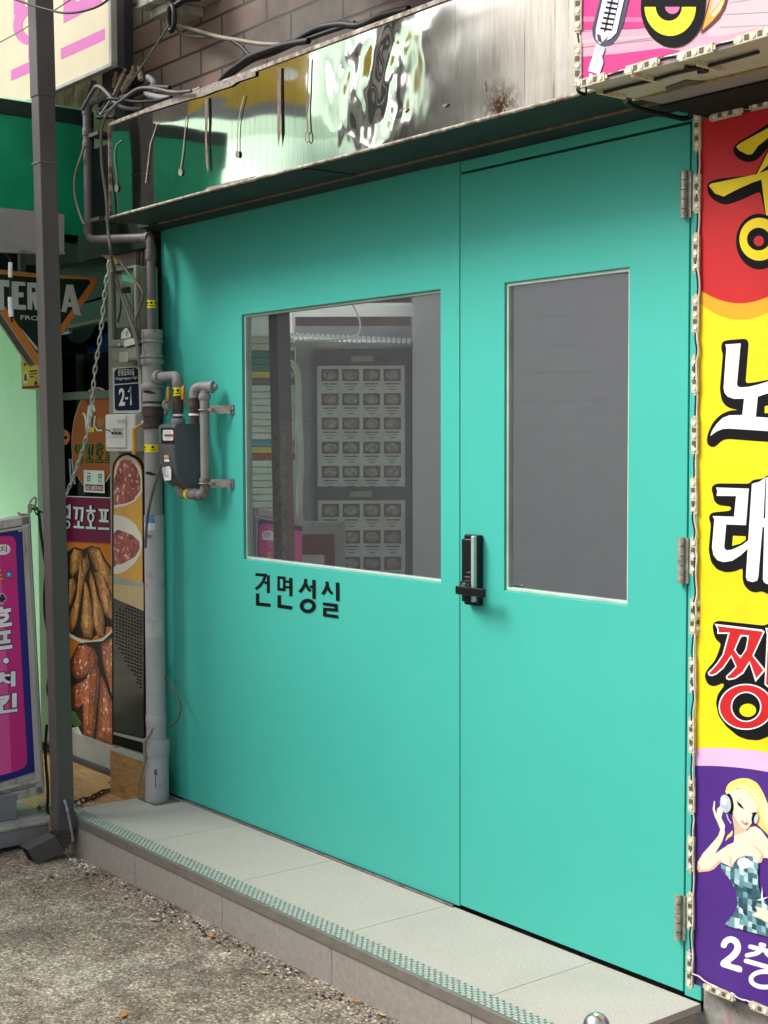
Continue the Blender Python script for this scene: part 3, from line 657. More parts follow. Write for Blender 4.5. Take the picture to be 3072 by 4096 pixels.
def banner():
    t = thing('karaoke_banner', 'tall yellow and red singing room banner with big black outlined letters', 'sign', (1.2, -.03, .06))
    zt = 2.192; zb = .058; X0, X1 = .922, 1.52; y = -.03
    m = MB(); m.box((X0, y, zb), (X1, 0, zt)); m.build('backing', KWHT, t, .001)
    P = Print((0, y, 0), (0, -1, 0), (2572, 1024, .463)); P.k = .0008
    xz = lambda x, z: Vector((x, y-P.k, z))
    P.mb.poly([xz(X0, zb), xz(X1, zb), xz(X1, zt), xz(X0, zt)], 1); P.k += P.step
    # curved colour fields
    def arc(p, q, sag, n=14):
        return [(p[0]+(q[0]-p[0])*i/n, p[1]+(q[1]-p[1])*i/n+sag*4*(i/n)*(1-i/n)) for i in range(n+1)]
    def field(p, q, sag, ztop, mi):
        pts = [xz(x, z) for x, z in arc(p, q, sag)]
        P.mb.poly(pts+[xz(q[0], ztop), xz(p[0], ztop)] if ztop > p[1] else pts[::-1]+[xz(p[0], ztop), xz(q[0], ztop)], mi); P.k += P.step
    a1 = at(2572+490*.463, 1024+400*.463, 1, y).z; a2 = at(2572+780*.463, 1024+518*.463, 1, y).z; xm = at(2572+820*.463, 1700, 1, y).x
    dz = a1-a2; w2 = (xm-X0)*2
    field((X0, a1), (X0+w2+.02, a1-.01), -dz*1.15, zt, 2)
    b1 = at(2572+490*.463, 1024+285*.463, 1, y).z; b2 = at(2572+820*.463, 1024+353*.463, 1, y).z
    field((X0, b1), (X0+w2+.02, b1-.01), -(b1-b2)*1.4, zt, 0)
    f1 = at(2572+465*.463, 2048+2045*.463, 1, y).z; f2 = at(3072, 2048+2085*.463, 1, y).z
    g1 = at(2572+465*.463, 2048+2195*.463, 1, y).z
    field((X0, f1), (X1, f1-.01), .035, zb, 3); field((X0, g1), (X1, g1-.02), .035, zb, 4)
    if w2+X0+.02 < X1:
        P.mb.poly([xz(X0+w2+.02, a1-.01), xz(X1, a1-.01), xz(X1, zt), xz(X0+w2+.02, zt)], 0); P.k += P.step
    cols = [KRED, KYEL, KORG, KPNK, KPUR]
    P.build('printed_field', cols, t)
    k0 = P.k
    def pr(crop): 
        q = Print((0, y, 0), (0, -1, 0), crop); q.k = k0; q.smooth0 = True; return q
    # first syllable: black outlined yellow, on the red
    P = pr((2048, 0, .617))
    P.poly([(1435, 985), (1442, 950), (1470, 920), (1560, 870), (1680, 790), (1900, 760), (1900, 900), (1680, 940), (1590, 1040), (1530, 1055), (1470, 1032)], 0)
    P.poly([(1265, 1215), (1275, 1185), (1330, 1160), (1580, 1135), (1640, 1010), (1700, 900), (1900, 900), (1900, 1400), (1644, 1400), (1640, 1370), (1612, 1240), (1480, 1300), (1390, 1330), (1330, 1310), (1280, 1270)], 0)
    P.poly([(1456, 952), (1480, 930), (1590, 870), (1700, 810), (1880, 785), (1880, 860), (1660, 895), (1640, 915), (1600, 945), (1560, 1000), (1530, 1003), (1478, 978)], 1)
    P.poly([(1280, 1205), (1295, 1190), (1590, 1130), (1690, 935), (1880, 930), (1880, 1380), (1650, 1400), (1636, 1290), (1620, 1165), (1560, 1185), (1450, 1235), (1375, 1275), (1320, 1255)], 1)
    P.poly([(1600, 1128), (1700, 1040), (1700, 1085)], 0)
    P.crop = (2700, 600, .226)
    P.ell(1500, 1620, 410, 492, 0); P.ell(1505, 1580, 355, 380, 1); P.ell(1490, 1578, 205, 202, 0); P.ell(1495, 1612, 90, 93, 2)
    P.build('yellow_syllable', [BLACKP, KYEL, KRED], t)
    # second syllable
    P = pr((2572, 1024, .463))
    P.poly([(680, 770), (690, 742), (720, 728), (880, 714), (905, 726), (915, 755), (887, 1098), (960, 1093), (1080, 1070), (1350, 1010), (1380, 1600), (1080, 1605), (960, 1597), (740, 1580), (690, 1590), (650, 1625), (625, 1648), (590, 1650), (562, 1630), (553, 1590), (565, 1530), (600, 1450), (640, 1400), (690, 1360), (760, 1333), (830, 1330), (760, 1318), (710, 1290), (680, 1240), (667, 1150), (693, 850), (680, 810)], 0)
    P.poly([(715, 765), (848, 755), (815, 1105), (822, 1128), (850, 1136), (920, 1130), (1000, 1110), (1080, 1085), (1330, 1030), (1330, 1130), (1080, 1187), (995, 1215), (978, 1390), (1080, 1396), (1350, 1400), (1350, 1500), (1080, 1512), (985, 1506), (740, 1490), (690, 1495), (640, 1515), (585, 1555), (600, 1510), (640, 1450), (690, 1400), (750, 1376), (862, 1374), (877, 1232), (790, 1234), (735, 1215), (708, 1180), (700, 1140), (712, 960), (724, 800)], 1)
    P.poly([(1056, 1298), (1200, 1270), (1190, 1355), (1056, 1358)], 2)
    P.build('white_syllable', [BLACKP, KWHT, KYEL], t)
    # third syllable
    P = pr((2572, 2048, .463))
    P.poly([(600, -225), (640, -248), (920, -245), (950, -278), (1040, -290), (1080, -320), (1380, -320), (1380, 700), (1085, 712), (1030, 682), (975, 697), (920, 680), (875, 630), (862, 570), (865, 482), (800, 512), (720, 522), (640, 495), (590, 430), (570, 330), (590, 105), (572, 60), (580, 20), (610, 2), (640, 0), (760, -12), (766, -48), (660, -58), (618, -90), (610, -140), (596, -190)], 0)
    P.poly([(635, -212), (918, -202), (893, 113), (722, 107), (705, 300), (712, 322), (730, 331), (770, 326), (860, 285), (925, 235), (918, 305), (850, 372), (775, 420), (700, 433), (645, 415), (612, 370), (600, 300), (620, 65), (605, 35), (790, 40), (808, -138), (640, -140), (646, -180)], 1)
    P.poly([(945, -244), (1010, -262), (1062, -300), (1045, 55), (1060, 55), (1070, -300), (1200, -300), (1170, 590), (1140, 618), (1080, 622), (1052, 610), (1040, 585), (1052, 130), (1036, 130), (1000, 560), (990, 592), (950, 605), (905, 592), (893, 560)], 1)
    P.poly([(782, 205), (892, 210), (890, 242), (845, 272), (775, 292)], 2)
    P.build('white_syllable', [BLACKP, KWHT, KYEL], t)
    # fourth syllable: red in a white line
    P = pr((2572, 2048, .463))
    P.poly([(603, 990), (615, 955), (650, 938), (1050, 980), (1080, 965), (1300, 970), (1330, 1650), (1250, 1800), (1130, 1920), (1000, 1972), (900, 1965), (820, 1935), (720, 1850), (655, 1760), (632, 1650), (650, 1570), (705, 1500), (692, 1475), (640, 1500), (600, 1505), (560, 1485), (537, 1430), (540, 1390), (565, 1350), (620, 1290), (650, 1220), (678, 1137), (640, 1110), (618, 1070)], 0)
    P.poly([(622, 965), (1030, 1015), (1055, 1032), (960, 1240), (1062, 1365), (975, 1468), (924, 1305), (870, 1395), (800, 1442), (745, 1452), (722, 1440), (722, 1415), (745, 1395), (802, 1335), (766, 1250), (700, 1350), (640, 1402), (600, 1418), (570, 1410), (563, 1385), (600, 1350), (640, 1305), (690, 1230), (738, 1052), (645, 1052), (646, 1010)], 1)
    P.poly([(645, 985), (1025, 1030), (1040, 1040), (948, 1240), (1045, 1366), (982, 1436), (925, 1284), (862, 1382), (795, 1430), (748, 1440), (734, 1430), (734, 1418), (760, 1398), (815, 1337), (768, 1234), (692, 1342), (634, 1391), (600, 1405), (580, 1399), (576, 1388), (610, 1355), (650, 1310), (702, 1230), (754, 1040), (658, 1040), (658, 1012)], 2)
    P.poly([(846, 1060), (920, 1066), (898, 1190), (845, 1264), (790, 1193)], 1); P.poly([(854, 1072), (910, 1076), (888, 1188), (845, 1250), (800, 1192)], 0)
    P.poly([(1062, 1000), (1230, 1010), (1220, 1500), (1090, 1520), (1055, 1490), (1075, 1060)], 1); P.poly([(1076, 1014), (1216, 1024), (1206, 1488), (1092, 1506), (1068, 1485), (1087, 1060)], 2)
    P.ell(895, 1682, 237, 199, 1); P.ell(895, 1682, 226, 188, 2); P.ell(897, 1682, 132, 131, 1); P.ell(897, 1682, 121, 120, 0); P.ell(912, 1712, 72, 57, 3)
    P.build('red_syllable', [BLACKP, KWHT, KRED, KYEL], t)
    # printed singer
    P = pr((2640, 3000, .4954))
    P.poly([(530, 330), (545, 285), (575, 255), (640, 228), (720, 228), (790, 265), (840, 350), (872, 430), (960, 600), (1000, 800), (940, 760), (872, 680), (800, 610), (740, 560), (600, 520)], 0)
    P.poly([(590, 640), (575, 665), (545, 690), (528, 740), (545, 720), (560, 705), (590, 690)], 0)
    P.poly([(585, 520), (640, 605), (700, 640), (715, 680), (600, 770), (605, 640)], 2)
    P.poly([(497, 905), (495, 860), (520, 800), (545, 768), (600, 745), (605, 690), (700, 655), (735, 622), (775, 615), (820, 645), (872, 715), (960, 850), (985, 1000), (930, 960), (872, 870), (840, 870), (805, 900), (740, 860), (660, 870), (595, 950), (560, 935)], 1)
    P.poly([(497, 905), (440, 960), (400, 978), (320, 986), (303, 962), (308, 905), (350, 835), (430, 745), (475, 690), (492, 640), (525, 622), (528, 670), (505, 740), (448, 838), (500, 800), (560, 765), (575, 800), (520, 860)], 1)
    P.poly([(310, 905), (330, 965), (400, 960), (495, 880), (497, 905), (440, 960), (400, 978), (320, 986), (303, 962)], 2)
    P.poly([(492, 640), (470, 585), (447, 535), (430, 478), (440, 412), (450, 410), (447, 478), (463, 515), (466, 475), (500, 440), (522, 458), (510, 505), (500, 545), (530, 610), (525, 640)], 1)
    P.poly([(565, 350), (600, 318), (680, 315), (745, 345), (790, 420), (790, 500), (755, 575), (715, 632), (690, 642), (648, 610), (600, 535), (572, 430)], 1)
    P.poly([(745, 900), (805, 900), (815, 860), (835, 850), (830, 900), (815, 910)], 2)
    P.poly([(530, 330), (548, 352), (566, 350), (640, 300), (690, 322), (745, 380), (800, 470), (872, 645), (985, 830), (1000, 800), (960, 600), (872, 430), (790, 330), (700, 280), (620, 270)], 3)
    P.poly([(526, 345), (560, 330), (640, 292), (655, 262), (620, 268), (560, 290)], 0)
    P.stroke([(650, 285), (720, 330), (790, 420), (850, 540)], 10, 0); P.stroke([(690, 270), (770, 330), (840, 440)], 8, 0)
    P.ell(568, 432, 31, 84, 4, -8); P.ell(535, 432, 44, 74, 5, -8); P.ell(525, 410, 22, 34, 6); P.poly([(500, 410), (524, 402), (530, 360), (538, 402), (570, 400), (540, 416), (545, 460), (528, 424), (490, 440), (515, 416)], 6)
    P.stroke([(545, 515), (560, 560), (582, 590)], 9, 5)
    P.ell(770, 545, 22, 48, 4, 12); P.ell(785, 552, 16, 42, 5, 12)
    P.poly([(625, 405), (655, 430), (688, 472), (660, 462), (640, 445)], 4); P.poly([(744, 510), (765, 502), (788, 505), (778, 520), (758, 520)], 4)
    P.stroke([(628, 385), (655, 392), (680, 412)], 4, 2); P.stroke([(712, 545), (706, 560), (716, 566)], 3, 2)
    P.poly([(662, 560), (688, 574), (722, 580), (702, 602), (676, 590)], 7); P.poly([(676, 572), (705, 582), (692, 588)], 6)
    P.stroke([(575, 850), (572, 900), (590, 945)], 5, 2); P.stroke([(760, 765), (805, 800), (840, 850)], 5, 2)
    P.poly([(497, 905), (520, 925), (560, 940), (595, 950), (608, 905), (640, 870), (690, 850), (750, 855), (805, 900), (800, 1050), (810, 1120), (870, 1240), (960, 1330), (985, 1540), (840, 1492), (700, 1455), (525, 1410), (600, 1330), (640, 1240), (620, 1130), (560, 1020), (510, 970)], 8)
    P.ell(690, 910, 55, 42, 6, 10); P.poly([(640, 900), (682, 895), (690, 850), (700, 895), (745, 900), (702, 910), (692, 960), (684, 912)], 6)
    P.poly([(790, 1210), (826, 1195), (835, 1100), (842, 1192), (890, 1180), (845, 1205), (850, 1260), (832, 1212)], 6)
    P.poly([(752, 1326), (800, 1300), (778, 1258), (830, 1272), (872, 1288), (985, 1340), (985, 1440), (850, 1372), (790, 1345)], 1)
    P.build('printed_singer', [HAIR, SKIN, SKIN2, HAIR2, BLACKP, SILV, KWHT, LIPS, mosaic()], t)
    # floor number
    P = pr((2640, 3000, .4954))
    two = [(488, 1590), (505, 1535), (545, 1505), (590, 1502), (635, 1525), (658, 1575), (655, 1625), (625, 1672), (560, 1722), (668, 1748), (665, 1800), (490, 1745), (492, 1705), (565, 1652), (600, 1612), (606, 1580), (590, 1555), (565, 1552), (545, 1570), (535, 1602)]
    P.poly(two, 0)
    P.stroke([(800, 1565), (860, 1582)], 36, 0); P.stroke([(716, 1582), (980, 1650)], 36, 0); P.stroke([(830, 1608), (790, 1640), (690, 1660)], 36, 0); P.stroke([(850, 1625), (900, 1672), (980, 1700)], 36, 0); P.stroke([(682, 1696), (1010, 1790)], 38, 0)
    P.ring(850, 1850, 130, 82, 38, 0)
    P.build('floor_number', [KWHT], t)
    # light modules down the left edge, along the foot and the head
    spans = [(475, 585), (715, 830), (958, 1070), (1204, 1314), (1444, 1556), (1692, 1798), (1930, 2040), (2168, 2280), (2414, 2520), (2645, 2758), (2888, 2998), (3124, 3236), (3361, 3473), (3595, 3706), (3828, 3938)]
    ctr = []
    for a, b in spans:
        p = at(2783, (a+b)/2, 1, y-.004); p.x = .9185; ctr.append(p)
        led(p, t, (0, random.uniform(-.03, .03), random.uniform(-.1, .35)))
    led(ctr[8]+Vector((.006, .004, .004)), t, (0, .05, 1.2))
    wire_run(t, [(c.x+.002, c.y-.003, c.z) for c in ctr])
    for px, py in ((2048+1352*.617, 3072+1450*.617), (2048+1655*.617, 3072+1572*.617)):
        led(at(px, py, 1, y-.004), t, (0, math.pi/2+.02, 0))
    wire_run(t, [Vector((.925, y-.01, .085)), at(2870, 3950, 1, y-.006), at(2960, 3995, 1, y-.006), at(3072, 4040, 1, y-.006)])
    for px, py in ((2048+1395*.617, 742*.617), (2048+1660*.617, 672*.617)): led(at(px, py, 1, y-.008), t, (0, math.pi/2-.02, 0))
    wire_run(t, [at(2048+1395*.617, 742*.617, 1, y-.006), at(2048+1560*.617, 705*.617, 1, y-.006), at(2048+1660*.617, 672*.617, 1, y-.006)])
banner()

def pink_sign():
    t = thing('pink_sign_box', 'projecting pink karaoke sign box with a printed microphone and led border', 'sign', (1.5, -.25, 2.2))
    X0, X1 = .937, 2.3; yf = -.462; zb = 2.203; zt = 3.3
    gw = pm('grey_white_panel', (.40, .40, .36), .6, 0, .15, 8, dirt=(.25, .23, .19), dirt_s=10, dirt_t=(.55, .75)); gv = pm('violet_grey_panel', (.20, .20, .22), .6, 0, .15, 6)
    m = MB(); m.box((X0, yf, zb), (X1, -.285, zt)); m.build('box', gw, t, .002)
    m = MB(); m.box((X0+.01, -.283, zb-.002), (X1, -.03, zt)); m.build('rear_panel', gv, t, .002)
    m = MB(); m.box((X0-.002, -.2875, zb-.004), (X1, -.2805, zb-.0005)); m.build('seam', pm('yellow_sealant', (.26, .20, .07), .7, 0, .4, 40), t)
    m = MB(); p = [at(2290+a*.4714, b*.4714, 2, zb-.002) for a, b in ((785, 745), (800, 768), (880, 755), (1000, 722), (1110, 700), (1150, 688), (1060, 690), (960, 680))]; m.poly(p[::-1]); 
    m.build('scorched_patch', pm('scorch', (.09, .085, .075), .9, 0, .3, 40), t)
    P = Print((0, yf, 0), (0, -1, 0), (2290, 0, .4714)); P.k = .001
    q = lambda x, z: Vector((x, yf-P.k, z))
    P.mb.poly([q(X0+.012, zb+.004), q(X1, zb+.004), q(X1, zt), q(X0+.012, zt)], 0); P.k += P.step
    P.poly([(80, -900), (3200, -1400), (3200, -300), (1400, 60), (600, 250), (80, 255)], 1)
    P.poly([(700, 0), (1700, -300), (1700, 200), (1300, 330), (1000, 420), (900, 300)], 2)
    P.poly([(1200, 0), (2400, -300), (2400, 60), (1300, 300), (1150, 310)], 3)
    P.poly([(80, 20), (640, 48), (620, 240), (80, 255)], 1); P.poly([(80, 140), (600, 150), (600, 185), (80, 186)], 4)
    P.poly([(80, 262), (610, 240), (700, 320), (80, 405)], 2); P.poly([(80, 408), (740, 340), (780, 420), (80, 485)], 2)
    P.poly([(80, 340), (700, 300), (700, 318), (80, 372)], 3)
    P.poly([(80, 490), (430, 452), (760, 410), (920, 430), (700, 500), (520, 570), (80, 690)], 1)
    P.stroke([(80, 406), (680, 340)], 3, 5); P.stroke([(80, 268), (600, 240)], 2.5, 5)
    P.stroke([(1330, 20), (1750, -40)], 6, 3); P.stroke([(1300, 120), (1750, 95)], 6, 3); P.stroke([(1250, 230), (1750, 205)], 5, 3)
    P.build('printed_field', [LIGHTP, HOT, LIGHTP, PALEP, MIDP, BRN], t); k0 = P.k
    P = Print((0, yf, 0), (0, -1, 0), (2290, 0, .4714)); P.k = k0
    P.poly([(175, 240), (178, 300), (195, 345), (235, 380), (270, 396), (330, 385), (385, 330), (405, 290), (440, 200), (480, 20), (520, -200), (330, -300), (245, -20)], 0)
    P.poly([(205, 250), (262, 0), (320, -200), (420, -200), (400, 0), (330, 290), (290, 330), (240, 378), (205, 330)], 1)
    P.poly([(215, 290), (245, 300), (262, 372), (225, 350)], 0)
    for k in range(9):
        y0 = 240-44*k; x0 = 245+11.5*k
        P.stroke([(x0, y0), (x0+105, y0+18)], 17, 2)
    P.stroke([(282, 270), (372, -110)], 9, 2)
    P.poly([(350, 250), (425, -60), (462, -60), (385, 280), (340, 330), (300, 345)], 3)
    P.poly([(212, 375), (262, 398), (282, 400), (285, 430), (262, 480), (275, 530), (240, 635), (145, 605), (162, 540), (190, 460)], 1); P.stroke([(238, 400), (226, 480), (196, 600)], 6, 4); P.ring(262, 420, 15, 24, 5, 4); P.poly([(155, 625), (185, 630), (180, 665), (150, 660)], 1)
    P.build('printed_microphone', [MIC1, MIC2, BLACKP, MIC2, pm('print_mic_shade', S(170, 172, 182, .8), .4)], t)
    P = Print((0, yf, 0), (0, -1, 0), (2290, 0, .4714)); P.k = k0+.0004
    P.ell(860, 60, 273, 346, 0); P.ell(838, 60, 218, 247, 1); P.ell(826, 60, 111, 119, 0); P.ell(857, 58, 62, 63, 2)
    P.poly([(588, 60), (1133, 60), (1180, -400), (640, -400)], 0); P.poly([(640, -200), (1060, -200), (1080, -330), (660, -330)], 1)
    P.build('yellow_syllable', [BLACKP, KYEL, MIDP], t)
    P = Print((0, yf, 0), (0, -1, 0), (2290, 0, .4714)); P.k = k0+.0006
    P.poly([(1100, 287), (1098, 262), (1120, 180), (1165, 0), (1190, -100), (1340, -100), (1318, 10), (1300, 75), (1250, 160), (1180, 225)], 0)
    P.poly([(1112, 258), (1130, 190), (1180, 0), (1200, -80), (1310, -80), (1298, 20), (1265, 95), (1200, 175)], 1); P.poly([(1168, 130), (1200, 0), (1215, -80), (1285, -80), (1270, 0), (1220, 70)], 2); P.poly([(1190, 130), (1240, 70), (1280, 10), (1290, 30), (1260, 90), (1200, 150)], 3)
    P.build('printed_note', [BRN, GOLD, PALEP, HAIR2], t)
    cs = []
    for px, py in ((2290+165*.4714, 690*.4714), (2290+602*.4714, 566*.4714), (2290+1062*.4714, 448*.4714), (2290+1555*.4714, 305*.4714)):
        p = at(px, py, 1, yf-.001); cs.append(p); led(p, t, (0, math.pi/2-.02, 0))
    cs.append(cs[-1]+(cs[-1]-cs[-2])); wire_run(t, [c+Vector((0, 0, .003)) for c in cs])
    cv = []
    for py in (45, 265):
        p = at(2315, py, 1, yf-.001); p.x = X0-.002; cv.append(p)
        led(p, t, (0, 0, .3))
    m = cv[1]*2-cv[0]; led(cv[0]*2-cv[1], t, (0, 0, .3))
    wire_run(t, [cv[0]*2-cv[1], cv[0], cv[1], Vector((X0, yf-.006, zb+.008))], mat=[RUBBER, MATS['white_wire']])
    m = MB()
    for dz, dx in ((0, 0), (.004, .01), (-.003, .02), (.006, .025)):
        m.tube(catmull([at(2312+dx*200, 330, 1, yf-.006), at(2310+dx*300, 365+dz*1000, 1, yf-.008), at(2340+dx*100, 375+dz*1000, 1, yf+.02), at(2345, 350, 1, yf+.01)], 6), .0022, 6)
    m.build('wire_knot', RUBBER, t)
    # hidden underside modules and wires
    for a, b in ((640, 640), (340, 780), (1190, 545)):
        p = at(2290+a*.4714, b*.4714, 2, zb-.001); led(p, t, (math.pi/2, math.pi/2, 0))
    m = MB()
    m.tube(catmull([at(2290+a*.4714, b*.4714, 2, zb-.006) for a, b in ((210, 800), (430, 740), (640, 690), (880, 620), (1090, 575), (1330, 510), (1580, 440))], 5), .004, 6)
    m.tube(catmull([at(2290+a*.4714, b*.4714, 2, zb-.006) for a, b in ((960, 570), (1010, 580), (1090, 580), (1140, 600), (1060, 610))], 5), .005, 6)
    m.build('underside_wire', RUBBER, t)
pink_sign()

def karaoke_building():
    t = thing('karaoke_building', 'grey rendered wall with pink stains below the purple end of the banner', 'building', (2, .1, -.14))
    m = MB(); m.box((.928, .004, -.2), (4.2, .3, .9)); m.box((.928, .02, .9), (4.2, .3, 3.2))
    mm, nt, b = newmat('stained_render'); v = pos(nt)
    c = ramp(nt, noi(nt, v, 14, 6, .7), [(.3, (.16, .155, .14)), (.55, (.30, .29, .26)), (.75, (.42, .40, .36))])
    c = mix(nt, ramp(nt, noi(nt, v, 7, 5, .7, 1), [(.53, 0.0), (.62, .8)]), c, (.40, .17, .17)); c = mix(nt, ramp(nt, noi(nt, v, 18, 5, .8), [(.6, 0.0), (.68, .9)]), c, (.07, .06, .055))
    nt.links.new(c, b.inputs['Base Color']); b.inputs['Roughness'].default_value = .85; bump(nt, b, noi(nt, v, 50, 5), .5, .006)
    m.build('wall', mm, t)
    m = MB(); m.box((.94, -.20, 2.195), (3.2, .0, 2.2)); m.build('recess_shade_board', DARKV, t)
karaoke_building()

def bollard():
    t = thing('guard_post', 'short polished steel post with a domed cap in front of the step', 'bollard', at(2388, 4090, 1, -.62)*1)
    top = at(2386, 4051, 1, -.62); r = .0285; x, y, z = top
    pr = []
    for k in range(9):
        a = math.pi/2*k/8; pr.append((r*math.cos(a)+.0001, z-r+r*math.sin(a)))
    m = MB(); m.tube([(x, y, -.145), (x, y, z-r)]+[(x, y, h) for rr, h in pr[1:]], [r, r]+[rr for rr, h in pr[1:]], 32); m.build('post', BRUSH, t)
    m = MB(); m.tube([(x, y, -.135), (x, y, -.130)], .045, 24); m.build('base_flange', STEEL, t)
bollard()
def hanging_cable():
    m = MB(); pts = [at(2048+a*.617, b*.617, 1, yy) for a, b, yy in ((735, 655, -.28), (790, 690, -.22), (900, 725, -.15), (1020, 750, -.09), (1110, 768, -.04), (1160, 752, -.02), (1170, 690, -.02))]
    m.tube(catmull(pts, 8), .0065, 8)
    q = [at(2048+a*.617, b*.617, 1, -.03) for a, b in ((1150, 745), (1180, 735), (1215, 725), (1240, 715), (1225, 735), (1180, 752))]; m.tube(catmull(q, 6), .007, 8)
    tag(m.build('hanging_cable', RUBBER), 'thick black cable sagging below the pink sign box above the door corner', 'cable')
hanging_cable()

# ================================================================ the alley side on the left
def PX(crop):
    ox, oy, k = crop
    return lambda a, b: (ox+k*a, oy+k*b)
cA = PX((0, 0, .6172)); cD = PX((0, 1024, .6172)); cM = PX((560, 1300, .3436)); cN = PX((400, 1050, .18083)); cL = PX((0, 2048, .4822)); cF = PX((240, 2800, .31344)); cO = PX((240, 1500, .2712)); cT = PX((0, 1050, .2773))

def restaurant():
    t = thing('restaurant_building', 'small fried chicken restaurant front under a green awning, left of the turquoise panel', 'building', (-2.6, .2, -.06))
    wallm = pm('dingy_beige_wall', (.27, .255, .21), .7, 0, .15, 5, dirt=(.16, .14, .11), dirt_s=6, dirt_t=(.5, .75), bs=.1)
    m = MB(); m.box((-2.185, -.03, -.06), (-1.80, .098, 2.62)); m.box((-2.185, .13, -.06), (-1.87, .5, 2.9)); pil = m.build('pillar', wallm, t, .003)
    m = MB(); m.box((-2.40, -.055, 2.17), (-1.80, -.031, 2.62)); m.build('grimy_board', pm('black_green_board', (.012, .020, .017), .6, 0, .4, 8), t)
    m = MB()
    for k in range(6): m.box((-1.862+.0068*k, -.038-.004*(k % 2), .135), (-1.862+.0068*k+.0052, -.0305, 1.72)); m.box((-1.915+.0155*k, -.040-.004*(k % 2), 1.722), (-1.915+.0155*k+.0125, -.0305, 2.18))
    m.build('ribbed_cladding', WOODV, t)
    m = MB(); m.box((-1.822, -.044, .005), (-1.7875, .02, 2.235)); m.build('gap_shade_strip', pm('gap_shade_black', (.010, .009, .008), .9), t)  # black strip standing in for the shade inside the gap
    m = MB(); m.box((-2.12, -.08, -.055), (-1.735, -.031, .131)); m.build('skirting', WOODB, t, .0015)
    m = MB(); m.box((-2.115, -.078, .131), (-1.74, -.031, .1345)); m.build('skirting_ledge', pm('ledge_sealant', (.36, .38, .33), .6), t)
    m = MB(); m.box((-4.2, -.47, -.15), (-1.803, .095, -.055)); m.build('wood_deck', WOODF, t, .002)
    m = MB(); m.box((-3.6, .06, -.055), (-2.1865, .098, -.035)); m.box((-2.30, .0, -.0548), (-2.2, .05, -.051)); m.build('threshold', pm('dark_threshold', (.06, .06, .055), .7), t)
    # dark interior shell
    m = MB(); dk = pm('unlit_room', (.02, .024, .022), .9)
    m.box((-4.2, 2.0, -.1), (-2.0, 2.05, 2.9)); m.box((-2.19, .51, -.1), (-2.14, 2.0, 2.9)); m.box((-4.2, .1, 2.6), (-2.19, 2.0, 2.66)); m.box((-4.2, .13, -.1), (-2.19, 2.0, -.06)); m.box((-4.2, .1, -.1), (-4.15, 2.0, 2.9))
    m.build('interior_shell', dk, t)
    tb = pm('teal_shutter_box', (.030, .085, .066), .5, 0, .2, 6)
    def slab(name, pts, y, dep, mat):
        m = MB(); q = [at(px, py, 1, y) for px, py in pts]
        q = q if (q[1]-q[0]).cross(q[2]-q[1]).y < 0 else q[::-1]
        m.prism([p+Vector((0, dep, 0)) for p in q], Vector((0, -dep, 0)), 0); return m.build(name, mat, t, .002)
    slab('header_panel', [(150, 1110), (440, 1010), (460, 1170), (150, 1265)], .09, .03, tb)
    slab('shutter_box', [(150, 1260), (460, 1185), (460, 1262), (150, 1325)], .06, .05, pm('shutter_box_grey', (.055, .105, .085), .5, 0, .15, 5))
    slab('shutter_lip', [(150, 1325), (460, 1262), (460, 1275), (150, 1338)], .056, .05, pm('lip_grey', (.16, .18, .15), .5))
    slab('dark_header', [(100, 940), (560, 1030), (560, 1046), (100, 1060)], .02, .03, pm('header_dark', (.014, .016, .015), .8))
    # shop door with its stickers and photographs
    m = MB(); m.box((-3.9, .1, .07), (-2.187, .108, 1.80)); door = m.build('glass_door', DGLASS, t)
    m = MB(); m.box((-3.9, .082, -.034), (-2.187, .0985, .070)); m.build('door_sill', pm('sill_grey', (.34, .345, .32), .5, 0, .1, 9, dirt=(.12, .10, .08), dirt_s=22, dirt_t=(.6, .72)), door)
    m = MB(); m.box((-3.9, .090, 1.598), (-2.187, .0985, 1.632)); m.build('door_rail', pm('rail_green', (.12, .15, .125), .5, 0, .2, 9), door)
    ob = pm('sticker_brown', S(176, 96, 44, .75), .5, 0, .05); gr = pm('sticker_green', S(70, 128, 42, .75), .5); pu = pm('sticker_purple', S(128, 20, 76, .75), .45, 0, .08); wt = pm('sticker_white', S(225, 240, 232, .8), .5); dr = pm('sticker_red', S(150, 26, 30, .75), .5); og = pm('sticker_orange', S(226, 128, 40, .75), .5, 0, .08)
    def pr(crop, k): q = Print((0, .1, 0), (0, -1, 0), crop); q.k = k; return q
    P = pr((240, 1500, .2712), .001)
    P.ell(520, 940, 345, 760, 1, 3, 48); P.ell(517, 942, 338, 752, 0, 3, 48)
    P.ell(412, 350, 36, 45, 2); P.ell(418, 398, 30, 42, 2)
    P.poly([(470, 410), (510, 450), (528, 530), (490, 540), (460, 580), (470, 640), (455, 740), (470, 845), (400, 840), (378, 780), (372, 700), (395, 640), (405, 560), (415, 470)], 3)
    P.stroke([(350, 565), (372, 600), (385, 680)], 26, 3, True); P.poly([(460, 600), (490, 560), (548, 580), (520, 600), (500, 720), (470, 760)], 2); P.stroke([(520, 600), (505, 740), (560, 820), (625, 815)], 22, 3)
    P.poly([(455, 770), (510, 770), (505, 842), (450, 842)], 4); P.ell(600, 690, 58, 75, 5); P.poly([(530, 640), (570, 760), (640, 770), (600, 800), (535, 720)], 6)
